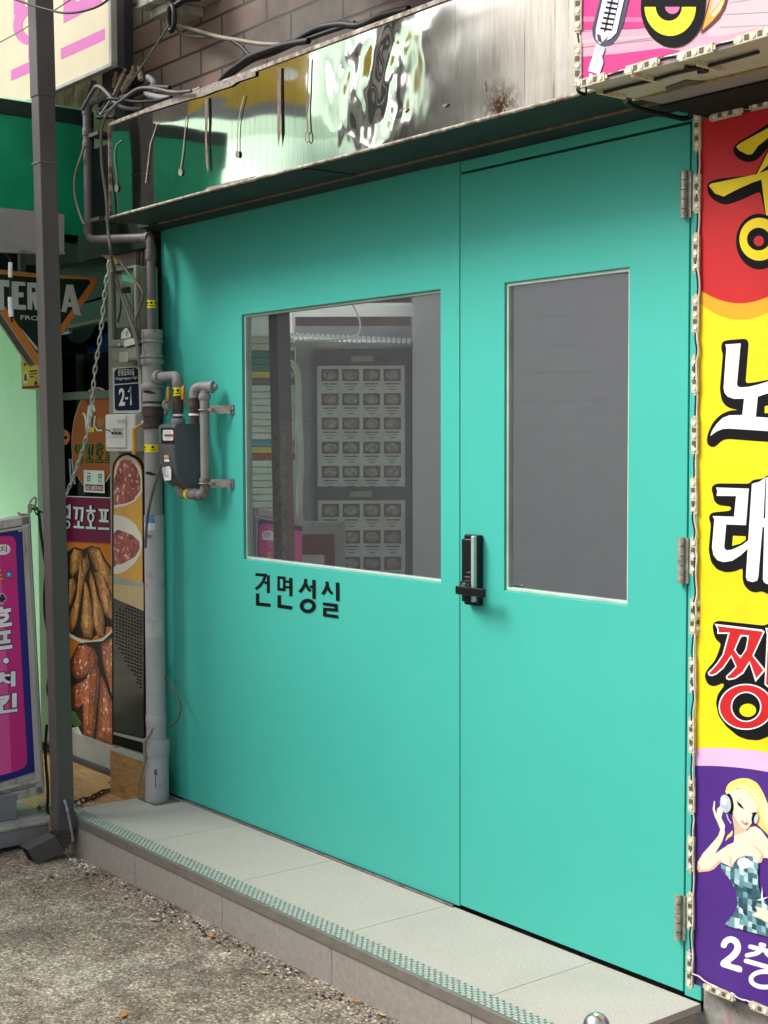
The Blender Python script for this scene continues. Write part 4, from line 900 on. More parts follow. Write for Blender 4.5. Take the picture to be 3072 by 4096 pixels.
    for wd, mi in ((46, 7), (25, 6)):
        P.ring(262, 1090, 38, 72, wd*.55, mi); P.stroke([(320, 1010), (322, 1190)], wd, mi); P.stroke([(320, 1100), (352, 1100)], wd, mi); P.ring(308, 1260, 40, 55, wd*.55, mi)
        P.stroke([(385, 1050), (425, 1050), (415, 1180)], wd, mi); P.stroke([(432, 1050), (475, 1050), (462, 1190)], wd, mi); P.stroke([(430, 1190), (430, 1262)], wd, mi); P.stroke([(378, 1262), (500, 1266)], wd, mi)
        P.stroke([(582, 1000), (586, 1040)], wd, mi); P.stroke([(530, 1058), (648, 1062)], wd, mi); P.ring(586, 1140, 46, 62, wd*.55, mi); P.stroke([(586, 1200), (586, 1262)], wd, mi); P.stroke([(530, 1268), (645, 1272)], wd, mi)
        P.stroke([(690, 1165), (820, 1172)], wd, mi); P.stroke([(690, 1232), (820, 1238)], wd, mi); P.stroke([(670, 1270), (840, 1280)], wd, mi)
    P.build('oval_sticker', [ob, wt, dr, wt, KYEL, pm('sticker_tan', S(200, 130, 70, .7), .5), gr, BLACKP], door); k = P.k
    P = pr((240, 1500, .2712), k)
    P.poly([(368, 1400), (672, 1412), (678, 1742), (370, 1725)], 0); P.poly([(392, 1610), (655, 1620), (655, 1712), (392, 1700)], 1)
    P.text('금', (412, 1562), (470, 1566), (412, 1440), 2, .01); P.text('연', (580, 1572), (636, 1576), (580, 1448), 2, .01)
    P.text('NO SMOKING', (405, 1690), (645, 1700), (405, 1630), 3, .015); P.build('no_smoking_sticker', [wt, dr, BLACKP, wt], door)
    P = pr((240, 1500, .2712), k)
    P.ell(85, 920, 78, 112, 0); P.poly([(40, 880), (135, 885), (135, 965), (40, 960)], 1); P.ell(110, 920, 18, 30, 2); P.ell(75, 925, 20, 28, 2); P.build('round_sticker', [og, pm('sticker_grey', (.25, .30, .28), .5), BLACKP], door)
    P = pr((240, 1500, .2712), k)
    P.poly([(148, 1235), (170, 1235), (195, 1600), (165, 1600)], 1); P.poly([(182, 1235), (204, 1235), (250, 1610), (225, 1610)], 1)
    P.build('strip_sticker', [og, MATS['sticker_grey'], BLACKP], door)
    P = pr((240, 1500, .2712), .001); P.crop = (0, 2048, .4822)
    P.crop = (240, 1500, .2712)
    P.poly([(-400, 1772), (790, 1815), (790, 2640), (-400, 2590)], 0); P.stroke([(-400, 1770), (790, 1813)], 12, 1)
    for wd, mi, dx in ((46, 3, 8), (34, 2, 0)):
        P.ring(95+dx, 2020, 70, 95, wd*.8, mi); P.stroke([(150+dx, 1910), (152+dx, 2120)], wd, mi); P.ring(118+dx, 2205, 45, 62, wd*.75, mi)
        P.stroke([(208+dx, 1960), (262+dx, 1962), (248+dx, 2130)], wd, mi); P.stroke([(285+dx, 1962), (345+dx, 1966), (330+dx, 2160)], wd, mi); P.stroke([(285+dx, 2150), (285+dx, 2235)], wd, mi); P.stroke([(215+dx, 2240), (370+dx, 2248)], wd, mi)
        P.stroke([(462+dx, 1925), (466+dx, 1985)], wd, mi); P.stroke([(400+dx, 2000), (540+dx, 2006)], wd, mi); P.ring(468+dx, 2095, 52, 78, wd*.75, mi); P.stroke([(468+dx, 2160), (468+dx, 2240)], wd, mi); P.stroke([(395+dx, 2250), (545+dx, 2258)], wd, mi)
        P.stroke([(585+dx, 1990), (735+dx, 1996)], wd, mi); P.stroke([(630+dx, 1996), (640+dx, 2140)], wd, mi); P.stroke([(690+dx, 1996), (680+dx, 2140)], wd, mi); P.stroke([(590+dx, 2150), (735+dx, 2160)], wd, mi); P.stroke([(575+dx, 2262), (745+dx, 2268)], wd, mi)
    P.build('name_band', [pu, wt, wt, BLACKP], door)
    # fried chicken photographs
    fry = speckle('fried_chicken', (.42, .17, .035), (.12, .038, .010), (.68, .42, .15), 30, 90, .60); glz = speckle('glazed_chicken', (.34, .060, .018), (.085, .016, .007), (.85, .62, .42), 26, 62, .60); lf = pm('print_leaf', (.08, .14, .05), .4, 0, .4, 30); pl = pm('print_plate', (.62, .60, .52), .4, 0, .06); sh = pm('print_shadow', (.02, .012, .008), .5)
    P = pr((0, 2048, .4822), .0012)
    P.poly([(300, 240), (1000, 272), (1000, 1975), (300, 1790)], 0); P.stroke([(300, 235), (1000, 268)], 7, 6)
    P.poly([(560, 330), (620, 290), (690, 310), (760, 280), (830, 300), (880, 400), (940, 470), (1000, 500), (1000, 960), (880, 950), (760, 1060), (640, 1040), (540, 960), (540, 500)], 5)
    def cuts(q, mis, _):
        cx = sum(a for a, b in q)/len(q); cy = sum(b for a, b in q)/len(q)
        for mi, sx, sy, dx, dy in ((mis[0], 1.03, 1.01, 0, 0), (mis[1], .94, .97, 0, 0), (mis[2], .70, .88, -4, -10), (mis[3], .30, .72, -10, -24)):
            P.poly([(cx+(a-cx)*sx+dx, cy+(b-cy)*sy+dy) for a, b in q], mi)
    for q in ([(580, 360), (620, 300), (680, 320), (700, 400), (660, 470), (600, 560), (575, 500)], [(575, 560), (620, 540), (640, 620), (600, 760), (570, 800)],
              [(720, 300), (770, 280), (830, 310), (870, 400), (930, 480), (990, 640), (990, 800), (900, 720), (820, 560), (770, 420)],
              [(730, 330), (755, 430), (720, 520), (690, 640), (660, 820), (640, 940), (600, 1010), (560, 960), (580, 840), (640, 700), (690, 480)],
              [(705, 560), (735, 600), (770, 760), (790, 920), (770, 1050), (700, 1040), (670, 940), (690, 760)],
              [(750, 470), (785, 560), (820, 700), (860, 800), (880, 920), (870, 1040), (820, 1030), (780, 940), (775, 760), (740, 560)],
              [(780, 490), (820, 480), (880, 560), (930, 680), (990, 860), (960, 920), (880, 860), (830, 700)]): cuts(q, (5, 7, 1, 8), 1)
    arc_o = [(540, 985), (600, 1030), (680, 1070), (760, 1082), (850, 1065), (920, 1010), (960, 950)]
    P.stroke(arc_o, 26, 3)
    P.poly([(590, 1230), (660, 1090), (720, 1080), (860, 1070), (960, 980), (1000, 960), (1000, 1970), (800, 1900), (660, 1850), (580, 1830)], 5)
    for q in ([(590, 1240), (650, 1110), (720, 1090), (790, 1130), (830, 1200), (820, 1290), (740, 1360), (640, 1390), (600, 1340)], [(840, 1090), (1000, 990), (1000, 1500), (950, 1560), (900, 1400), (850, 1240)],
              [(595, 1440), (680, 1400), (750, 1360), (830, 1270), (850, 1330), (830, 1500), (800, 1800), (790, 1900), (700, 1860), (695, 1600), (640, 1640), (600, 1620)],
              [(840, 1330), (880, 1400), (940, 1560), (1000, 1600), (1000, 1975), (800, 1900), (820, 1700)]): cuts(q, (5, 9, 2, 10), 1)
    P.poly([(600, 1640), (640, 1660), (690, 1760), (640, 1790), (600, 1740)], 4); P.poly([(600, 1790), (660, 1780), (700, 1860), (604, 1832)], 3)
    P.build('chicken_photo', [og, fry, glz, pl, lf, sh, pm('print_orange_line', S(210, 90, 40, .7), .5), speckle('fried_edge', (.20, .07, .016), (.06, .018, .006), (.36, .15, .05), 30, 90, .6), speckle('fried_light', (.62, .30, .09), (.34, .13, .03), (.80, .55, .26), 30, 80, .58), speckle('glaze_edge', (.15, .025, .009), (.04, .008, .004), (.5, .30, .2), 26, 62, .63), speckle('glaze_light', (.52, .14, .045), (.26, .05, .015), (.92, .75, .55), 24, 50, .57)], door)
    # arched poster on the pillar
    m = MB(); P = Print((0, -.03, 0), (0, -1, 0), (240, 1500, .2712)); P.k = .002
    def archp(x0, x1, yb, yt, n=14):
        c = (x0+x1)/2; r = (x1-x0)/2; pts = []
        for i in range(n+1):
            a = math.pi*i/n; pts.append((c-r*math.cos(a), yt+300-300*math.sin(a)**.8+(18 if i > n/2 else 0)))
        return [(x0, yb)]+pts+[(x1+8, yb+150)]
    P.poly(archp(775, 1262, 5440, 1150), 0); P.k += .001
    P.poly(archp(803, 1222, 3300, 1178), 1)
    P.poly([(806, 1500), (830, 1380), (880, 1260), (950, 1195), (1020, 1190), (1120, 1250), (1190, 1380), (1220, 1520), (1222, 1720), (1130, 1850), (1000, 1925), (806, 1965)], 2); P.poly([(805, 1960), (900, 1960), (1000, 1920), (1120, 1860), (1210, 1740), (1225, 2200), (1100, 2100), (960, 2060), (805, 2050)], 1)
    P.poly([(808, 1540), (850, 1380), (900, 1270), (980, 1240), (1080, 1270), (1150, 1380), (1200, 1520), (1195, 1700), (1100, 1840), (1000, 1890), (808, 1920)], 3); P.poly([(803, 2058), (900, 2070), (1010, 2110), (1120, 2200), (1200, 2340), (1225, 2480), (1200, 2640), (1100, 2790), (980, 2890), (880, 2930), (803, 2935)], 2); P.poly([(803, 2330), (860, 2280), (960, 2310), (1080, 2360), (1180, 2450), (1190, 2560), (1120, 2680), (980, 2760), (880, 2810), (803, 2830)], 3)
    P.poly([(803, 2960), (1240, 3060), (1245, 3130), (803, 3080)], 4); P.poly([(803, 3080), (1245, 3130), (1245, 3480), (803, 3290)], 5)
    P.poly([(803, 3290), (1245, 3480), (1245, 5350), (803, 5250)], 6); P.poly([(803, 5262), (1245, 5365), (1245, 5420), (803, 5300)], 4)
    P.build('arched_poster', [BLACKP, pm('poster_yellow', S(236, 180, 84, .7), .5, 0, .06), pl, speckle('red_meat', (.34, .085, .075), (.12, .03, .028), (.72, .48, .44), 22, 40, .58), pm('poster_edge_grey', (.30, .32, .26), .5), pm('poster_bamboo', (.50, .38, .20), .5, 0, .2, 30, (1, 1, 6)), pm('poster_dark_glass', (.012, .016, .014), .08, 0, .4, 8)], t)
    # woven basket pattern seen in the poster's lower part
    P = Print((0, -.03, 0), (0, -1, 0), (0, 2048, .4822)); P.k = .0075
    for r in range(26):
        for c in range(9):
            x = 965+c*25; y = 735+r*29+c*9
            if y > 760+max(0, (5-c))*10 and x < 1180 and y < 1500-(9-c)*45: P.poly([(x, y), (x+13, y+4), (x+13, y+17), (x, y+13)], 0); P.k = .0075
    P.build('basket_weave', pm('basket_weave', (.055, .045, .022), .6, 0, .4, 30), t)
restaurant()

def shop_contents():
    a = at(345, 1338, 1, .55); b = at(520, 1462, 1, .55)
    m = MB(); m.box((a.x, .55, b.z), (b.x+.1, .75, a.z)); o = m.build('storage_box', pm('blue_box', (.010, .028, .20), .5, 0, .15, 8), None, .01)
    tag(o, 'dark blue plastic box inside the unlit restaurant behind the chain', 'box')
    m = MB(); p = at(300, 1330, 1, .5); m.tube([(p.x+.05, .5, p.z+.20), (p.x+.05, .53, p.z+.20)], .26, 32); tag(m.build('round_tray', pm('dark_green_tray', (.008, .016, .012), .6)), 'dark green round tray hanging inside the restaurant below the beer sign', 'tray')
    m = MB(); q = [at(x, y, 1, .09) for x, y in ((255, 1298), (288, 1292), (289, 1334), (255, 1340))]; m.prism(q, Vector((0, -.012, 0)))
    for i in range(2):
        for j in range(2):
            c = at(262+15*i, 1306+16*j, 1, .077); m.box((c.x-.004, .0765, c.z-.006), (c.x+.010, .078, c.z+.006), 1)
    tag(m.build('notice', [pm('notice_pale', S(180, 225, 205, .8), .5), pm('notice_teal', S(30, 120, 130, .7), .5)]), 'small pale green notice with teal squares beside the beer sign', 'notice')
shop_contents()

def green_panel():
    m = MB(); m.box((-6.5, -.02, .02), (-2.92, .02, 2.05)); o = m.build('side_panel', vinyl('mint_vinyl', (.52, .90, .58), .1, .05))
    tag(o, 'plain pale green wall panel beside the restaurant door behind the black pole', 'panel')
    P = Print((0, -.02, 0), (0, -1, 0), (0, 1050, .2773))
    P.poly([(305, 1360), (620, 1400), (620, 1850), (318, 1822)], 0); P.poly([(318, 1790), (620, 1765), (620, 1808), (318, 1824)], 1)
    P.ell(365, 1465, 30, 36, 2); P.ell(362, 1470, 16, 24, 1); P.ell(372, 1660, 42, 92, 3); P.poly([(355, 1620), (385, 1620), (398, 1705), (350, 1705)], 1); P.ell(372, 1615, 13, 16, 4); P.ell(525, 1680, 24, 40, 2); P.ell(522, 1740, 26, 30, 4)
    P.stroke([(430, 1570), (545, 1560)], 22, 4); P.stroke([(432, 1610), (545, 1600)], 18, 1); P.stroke([(432, 1650), (490, 1644)], 18, 4)
    P.build('flyer', [pm('flyer_yellow', S(212, 196, 72, .7), .5), pm('flyer_magenta', S(140, 25, 70, .7), .5), pm('flyer_pink', S(214, 150, 140, .7), .5), pm('flyer_pale', S(224, 226, 160, .75), .5), pm('flyer_dark', S(60, 50, 40, .7), .5)], None)
    f = bpy.data.objects['flyer']; tag(f, 'small yellow flyer stuck on the pale green panel', 'flyer')
green_panel()

def awning():
    t = thing('awning', 'dark green vinyl awning over the restaurant front at the left edge', 'awning', (-3, -.5, 2.3))
    gv = vinyl('green_vinyl', (.010, .27, .16), .5, .25, .4); gd = pm('awning_band', (.010, .028, .022), .5, 0, .4, 6)
    X = -2.26
    m = MB(); m.sheet(Vector((X, -1.15, 2.262)), Vector((0, 1.1, 0)), Vector((0, 0, .5))); m.build('side_curtain', gv, t)
    m = MB(); m.box((X-.006, -1.16, 2.715), (X+.006, -.045, 2.775)); m.box((X-.006, -.062, 2.26), (X+.006, -.045, 2.72)); m.build('frame_band', gd, t, .002)
    m = MB(); V = [Vector((-6.5, .1, 2.79)), Vector((X, .1, 2.79)), Vector((X, -1.16, 2.765)), Vector((-6.5, -1.16, 2.765))]; m.poly(V); m.build('roof_sheet', vinyl('roof_vinyl', (.25, .62, .42), .6, .1), t)
    m = MB(); m.box((-6.5, -1.165, 2.62), (X-.006, -1.16, 2.78)); m.build('valance', gv, t)
    m = MB()
    for y in (-.9, -.55): m.box((-6.4, y, 2.24), (X-.02, y+.03, 2.262))
    m.build('rail', pm('awning_rail', (.05, .06, .055), .5), t)
awning()

def grey_box():
    X = -2.20; q = [at(*p, 0, X) for p in ((-60, 825), (257, 856), (257, 1014), (-60, 1002))]
    m = MB(); m.prism([p+Vector((-.06, 0, 0)) for p in q], Vector((.06, 0, 0))); 
    lo = [at(*p, 0, X+.001) for p in ((-60, 996), (257, 1008), (257, 1018), (-60, 1006))]; m.prism(lo, Vector((.006, 0, 0)), 1)
    tag(m.build('blank_sign', [pm('pale_grey_sheet', (.34, .325, .31), .45, 0, .1, 5), ALU], None, .002), 'blank pale grey metal box hanging below the green awning behind the pole', 'sign box')
grey_box()

def beer_sign():
    t = thing('beer_sign', 'dark green inverted triangle beer sign with an orange border, hung left of the pole', 'sign', (-2.35, -.3, 1.8))
    X = -2.35; n = (1, 0, 0)
    org = pm('sign_orange', S(224, 140, 58, .8), .45, 0, .06); dg = pm('sign_dark_green', S(20, 44, 38, .8), .4); lt = pm('sign_letter', S(208, 218, 212, .8), .5, 0, .04); br = pm('sign_side_brown', S(46, 32, 26, .8), .5); rim = pm('sign_rim', S(176, 180, 170, .7), .5)
    outer = [(-700, 60), (-640, 40), (-400, 70), (500, 165), (1370, 222), (1412, 240), (1418, 262), (1405, 300), (850, 1095), (600, 1450), (560, 1475), (510, 1450), (20, 725)]
    P = Print((X, 0, 0), n, (0, 1050, .2773)); P.k = 0
    q = [P.pt(*p) for p in outer]
    m = MB(); m.prism([p+Vector((-.075, 0, 0)) for p in q], Vector((.0745, 0, 0)), 0)
    m.build('body', [br], t)
    m = MB(); 
    back = [p+Vector((-.075, 0, 0)) for p in q]; m.tube(back, .006, 6, closed=True); m.tube([p+Vector((-.004, 0, 0)) for p in q], .004, 6, closed=True); m.build('rim', rim, t)
    P.k = .0004; P.poly(outer, 0)
    P.poly([(-560, 130), (-300, 140), (500, 215), (1270, 245), (1300, 262), (1304, 290), (820, 985), (590, 1310), (560, 1320), (530, 1300), (80, 640)], 1)
    P.build('face', [org, dg], t); k = P.k
    P = Print((X, 0, 0), n, (0, 1050, .2773)); P.k = k+.0004
    L = [[(-260, 232), (150, 258), (150, 360), (52, 342), (60, 692), (-60, 690), (-50, 335), (-260, 320)],
         [(165, 270), (362, 284), (364, 338), (264, 336), (264, 428), (337, 434), (337, 502), (264, 500), (264, 610), (372, 614), (374, 684), (165, 672)],
         [(388, 288), (500, 292), (560, 310), (590, 370), (585, 450), (550, 505), (600, 690), (505, 684), (465, 530), (460, 684), (394, 672)],
         [(615, 296), (740, 300), (830, 330), (862, 400), (856, 480), (820, 540), (882, 704), (780, 696), (725, 550), (715, 692), (625, 690)],
         [(955, 320), (1052, 322), (1172, 778), (1062, 746), (1036, 640), (972, 640), (950, 722), (884, 708)]]
    for q in L: P.poly([(a+(5 if a > 0 else -5), b+6) for a, b in q], 1)
    for q in L: P.poly([(x*1.0, y) for x, y in q], 0)
    P.poly([(1002, 480), (1022, 575), (984, 575)], 1); P.poly([(455, 360), (505, 370), (510, 420), (458, 440)], 1); P.poly([(712, 370), (765, 378), (775, 440), (716, 462)], 1)
    P.build('brand_lettering', [lt, dg], t)
    P = Print((X, 0, 0), n, (0, 1050, .2773)); P.k = k+.0004
    P.text('FROM', (295, 822), (660, 842), (295, 758), 0, .012); P.poly([(290, 935), (310, 955), (540, 1230), (540, 1280), (420, 1130)], 0); P.build('small_lettering', lt, t)
    m = MB(); 
    for px in (90, 230): 
        a = at(px, 1090, 0, X-.03); m = MB(); m.box((a.x-.02, a.y-.012, a.z-.01), (a.x+.01, a.y+.012, a.z+.12)); m.build('hanger', DARKMETAL, t)
beer_sign()

def cream_sign():
    t = thing('cream_sign', 'large cream signboard with faded pink letters at the top left corner', 'sign', (-2.3, -.2, 2.9))
    y = -.25; br = at(*cA(728, 402), 1, y); X1 = br.x; Z0 = br.z
    cr = vinyl('cream_panel', (.62, .55, .39), .15, .06); fr = pm('sign_frame_grey', (.33, .32, .29), .5, 0, .2, 8); pk = pm('faded_pink_print', S(206, 112, 178, .8), .5, 0, .05)
    m = MB(); m.box((X1-3.2, y, Z0), (X1-.02, y+.02, Z0+.75)); m.build('panel', cr, t)
    m = MB(); m.box((X1-.02, y-.004, Z0-.012), (X1+.001, y+.022, Z0+.75)); m.box((X1-3.2, y-.006, Z0-.016), (X1+.001, y+.022, Z0)); m.build('frame', fr, t, .003)
    P = Print((0, y, 0), (0, -1, 0), (0, 0, .6172))
    P.poly([(395, 315), (680, 183), (680, 258), (395, 387)], 0); P.poly([(72, 455), (335, 332), (335, 408), (72, 525)], 0)
    P.poly([(410, -200), (500, -240), (490, 15), (660, -60), (660, 20), (412, 152)], 0); P.poly([(185, 300), (330, 240), (330, 330), (185, 392)], 0)
    P.ring(195, 165, 110, 128, 62, 0); P.poly([(88, -200), (155, -220), (160, 80), (90, 100)], 0)
    P.build('lettering', pk, t)
    xa = at(472, 150, 1, 0).x; xb = at(514, 150, 1, 0).x; m = MB(); m.box((xa, -.02, 2.3), (xb, .05, 3.45)); m.build('side_post', pm('post_slate', (.075, .08, .09), .5, 0, .2, 5), t)
cream_sign()
def wall_boards():
    m = MB()
    for k in range(10): m.box((-2.85+.085*k, .03, 2.6), (-2.85+.085*k+.08, .045, 3.2))
    m.box((-3.6, .046, 2.6), (-2.0, .06, 3.2))
    o = m.build('board_cladding', speckle('yellowed_board', (.42, .34, .20), (.12, .08, .05), (.50, .42, .28), 9, 30, .62)); tag(o, 'yellowed stained boards on the wall under the cream sign', 'cladding')
wall_boards()

def downpipe():
    t = thing('downpipe', 'square black metal downpipe with a spout, standing at the left end of the step', 'downpipe', (-1.69, -.49, -.14))
    ht = .0335; ck = Matrix.Rotation(0, 3, 'Z')
    b = Vector((-1.700, -.492, .02)); top = Vector((-1.80, -.492, 3.6))
    def sec(c, h): return [c+Vector((sx*h*.95, sy*h, 0)) for sx, sy in ((-1, -1), (1, -1), (1, 1), (-1, 1))]
    def loft(mb, rings, mi=0, cap=True):
        V = [p for r in rings for p in r]; F = []
        for i in range(len(rings)-1):
            for k in range(4): l = (k+1) % 4; F.append([4*i+k, 4*i+l, 4*i+4+l, 4*i+4+k])
        if cap: F.append([3, 2, 1, 0])
        mb.add(V, F, mi)
    m = MB(); mid = b.lerp(top, (2.70-.02)/3.58)
    loft(m, [sec(b, ht), sec(mid, ht)]); m.build('shaft', DARKMETAL, t, .004)
    m = MB(); loft(m, [sec(mid-Vector((0, 0, .02)), ht+.003), sec(top, ht+.003)]); m.build('upper_shaft', DARKMETAL, t, .004)
    # crimped elbow and spout
    m = MB(); e0 = b+Vector((.002, 0, 0)); rings = [sec(e0+Vector((0, 0, .005)), ht+.003), sec(e0+Vector((.001, 0, -.055)), ht+.003)]
    d = Vector((-.02, -1, 0)).normalized(); c0 = e0+Vector((.001, 0, -.055)); R = .055
    for k in range(1, 11):
        a = math.radians(62)*k/10; c = c0+d*(R*(1-math.cos(a)))-Vector((0, 0, R*math.sin(a)))
        fwd = d*math.sin(a)-Vector((0, 0, math.cos(a))); up = d*math.cos(a)+Vector((0, 0, math.sin(a))); sd = Vector((1, -.02, 0)); h = ht+.003-(.006 if k % 2 else 0)
        rings.append([c+sd*(-h*.95)+up*h, c+sd*(h*.95)+up*h, c+sd*(h*.95)-up*h, c+sd*(-h*.95)-up*h])
    a = math.radians(62); fwd = d*math.sin(a)-Vector((0, 0, math.cos(a)*.55)); rings.append([p+fwd*.125 for p in rings[-1]])
    loft(m, rings, 0, False); m.build('spout', DARKMETAL, t)
    m = MB(); r2 = [p.copy() for p in rings[-1]]; cc = sum(r2, Vector())/4; q = [cc+(p-cc)*.93-fwd*.004 for p in r2]; m.poly(q[::-1] if (q[1]-q[0]).cross(q[2]-q[1]).dot(fwd) < 0 else q); m.build('spout_mouth', DARKV, t)
    sl = pm('blue_white_sealant', (.30, .33, .37), .6, 0, .4, 40)
    m = MB(); m.tube(catmull([b+Vector((ht+.004, -.01, .06)), b+Vector((ht+.006, .0, .02)), b+Vector((ht+.005, .012, -.04)), b+Vector((ht+.01, .02, -.10))], 5), [.004+.003*math.sin(i) ** 2 for i in range(16)], 6)
    m.build('sealant', sl, t)
    m = MB()
    for z in (.022, 2.44): 
        c = b.lerp(top, (z-.02)/3.58); m = MB(); m.box((c.x-.035, c.y-.037, c.z-.002), (c.x+.035, c.y+.037, c.z+.001)); m.build('joint_band', pm('joint_edge', (.20, .19, .18), .5, 0, .4, 40), t)
downpipe()

# ================================================================ pipes, meters and boxes on the wall
def collar(m, c, ax, r, h, mi=0, seg=20):
    m.tube([c-ax*h*.5, c-ax*h*.32, c+ax*h*.32, c+ax*h*.5], [r*.95, r, r, r*.95], seg, mi)
ZV = Vector((0, 0, 1))
def elbow(a, b, c, r, n=7):
    """points of a rounded corner at b between directions a and c"""
    a, b, c = Vector(a), Vector(b), Vector(c); p = b+(a-b).normalized()*r; q = b+(c-b).normalized()*r
    return [p*(1-t)**2+b*2*t*(1-t)+q*t*t for t in [i/n for i in range(n+1)]]

def warn_tape(parent, x, y, z, r, h=.03):
    m = MB(); m.tube([(x, y, z-h/2), (x, y, z+h/2)], r, 20, 0, caps=False)
    for k in range(6):
        a = k*math.pi/3+.5
        for s in (0,):
            c = Vector((x+(r+.0006)*math.cos(a), y+(r+.0006)*math.sin(a), z+h*.14)); tt = Vector((-math.sin(a), math.cos(a), 0))
            m.add([c-tt*.007, c-ZV*.005, c+tt*.007, c+ZV*.006], [[0, 1, 2, 3]], 1)
            m.add([c-tt*.008-ZV*.009, c+tt*.008-ZV*.009, c+tt*.008-ZV*.012, c-tt*.008-ZV*.012], [[3, 2, 1, 0]], 1)
    m.build('warning_tape', [YTAPE, BLACKP], parent)

def waste_pipe():
    x, y = -1.712, -.085
    t = thing('riser_pipe', 'tall grey riser pipe with collars and yellow tape beside the turquoise panel', 'pipe', (x, y, 0))
    def Z(py, xx=None): return at(620, py, 1, y).z
    z1, z2, z3 = Z(1052), Z(1330), Z(2960)
    m = MB(); m.cyl((x, y, 0), (x, y, Z(2970)), .047, 28); m.tube([(x, y, Z(2970)), (x, y, Z(2962))], [.052, .052], 28); collar(m, Vector((x, y, Z(2985))), ZV, .0525, .065, 0, 28); m.build('base_sleeve', PIPEL, t)
    m = MB(); m.cyl((x, y, Z(2960)), (x, y, Z(2060)), .0385, 28); collar(m, Vector((x, y, Z(2880))), ZV, .041, .05, 0, 28); m.build('lower_pipe', PIPEL, t)
    m = MB(); m.cyl((x, y, Z(2065)), (x, y, Z(1705)), .0345, 28); m.build('middle_pipe', PIPEG, t)
    m = MB(); m.cyl((x, y, Z(1715)), (x, y, Z(1600)), .037, 28, 0); m.cyl((x, y, Z(1665)), (x, y, Z(1635)), .041, 28, 0); m.cyl((x, y, Z(1712)), (x, y, Z(1704)), .042, 28); m.build('rusted_joint', BROWNM, t)
    m = MB(); m.cyl((x, y, Z(1605)), (x, y, Z(1335)), .0385, 28)
    for py, r, h in ((1336, .042, .035), (1365, .044, .012), (1425, .044, .014), (1447, .045, .02), (1455, .043, .01), (1545, .044, .02), (1622, .0415, .012)): collar(m, Vector((x, y, Z(py))), ZV, r, h, 0, 28)
    m.build('coupling', PIPEG, t)
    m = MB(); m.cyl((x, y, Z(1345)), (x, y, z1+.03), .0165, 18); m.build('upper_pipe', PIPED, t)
    m = MB(); m.tube([(x, y, Z(1330)), (x, y, Z(1322))], [.026, .012], 14); m.build('sealant_blob', pm('sealant_blob', (.5, .48, .46), .7), t)
    warn_tape(t, x, y, Z(1215), .0172); warn_tape(t, x, y, Z(1793), .0352)
    # black tears in the tape wrap
    for py, px0, px1 in ((1568, 575, 610), (1893, 585, 612)):
        m = MB(); n = 9; R = .0395 if py < 1700 else .0352; V = []
        for i in range(n):
            a = math.radians(-100+95*i/(n-1)); V.append((x+R*math.cos(a), y+R*math.sin(a), Z(py)+.007*math.sin(i*.5))); 
        for i in range(n):
            a = math.radians(-100+95*i/(n-1)); V.append((x+R*math.cos(a), y+R*math.sin(a), Z(py)+.007*math.sin(i*.5)-.012*math.sin(math.pi*i/(n-1))-.0005))
        m.add(V, [[i, n+i, n+i+1, i+1] for i in range(n-1)]); m.build('tear', BLACK, t)
    # small printed stickers and tape on the lower pipe
    def patch(name, pz, h, a0, a1, R, mat, mb=None):
        m = MB(); n = 8; V = []
        for j in (0, 1):
            for i in range(n+1):
                a = math.radians(a0+(a1-a0)*i/n); V.append((x+R*math.cos(a), y+R*math.sin(a), pz+(h/2 if j else -h/2)))
        m.add(V, [[i, i+1, n+2+i, n+1+i] for i in range(n)], 0, True); return m.build(name, mat, t)
    sb = pm('sticker_blue', (.10, .20, .36), .5, 0, .5, 90); sw = pm('sticker_paper', (.52, .56, .58), .5, 0, .25, 120)
    patch('sticker', Z(2085), .055, -95, -25, .0389, sb); patch('sticker', Z(2105), .026, -95, -25, .0391, sw); patch('sticker', Z(2143), .013, -80, -45, .0389, pm('sticker_tan2', (.20, .14, .09), .6))
    patch('clear_tape', Z(2505), .085, -105, 20, .0389, pm('clear_tape', (.40, .39, .38), .2, 0, .15, 30))
    patch('sticker', Z(2340), .012, -95, -70, .0389, pm('sticker_pinkred', (.55, .15, .16), .5))
    patch('paint_drip', Z(3075), .022, -42, -28, .0474, pm('green_paint_drip', (.05, .12, .05), .5)); patch('paint_drip', Z(3110), .05, -38, -34, .0475, MATS['green_paint_drip'])
    # the smaller run that climbs past the end of the fascia
    yb = -.17
    A = at(618, 1000, 1, yb); Bp = at(355, 935, 1, yb); Tp = at(357, 395, 1, yb); X0 = Bp.x
    zb = at(365, 960, 1, yb).z; zt = at(370, 400, 1, yb).z
    pth = [Vector((x, y, z1)), Vector((x, y, zb-.015))]
    pts = [Vector((x, y, z1+.02))]+elbow((x, y, z1), (x, y-.0, zb-.02), (X0, yb, zb), .035)+elbow((x, y, zb), (X0, yb, zb), (X0, yb, 2.5), .045)+elbow((X0, yb, zb), (X0, yb, zt), (X0+.4, yb+.10, zt+.015), .045)+[Vector((X0+.36, yb+.09, zt+.014))]
    m = MB(); m.tube(pts, .0172, 16); 
    for px, py in ((360, 440), (360, 525), (360, 575), (360, 890), (360, 920)): collar(m, Vector((X0, yb, at(px, py, 1, yb).z)), ZV, .0205, .03, 0, 16)
    collar(m, Vector((X0+.07, yb+.018, zt+.003)), Vector((.4, .1, 0)).normalized(), .0205, .03, 0, 16); collar(m, Vector((x-.02, y-.004, zb-.019)), Vector((1, .1, 0)).normalized(), .021, .03, 0, 16)
    collar(m, Vector((x, y, z1+.035)), ZV, .021, .04, 0, 16)
    m.build('side_pipe', pm('dim_pipe', (.125, .118, .118), .5, 0, .2, 7), t)
    m = MB()
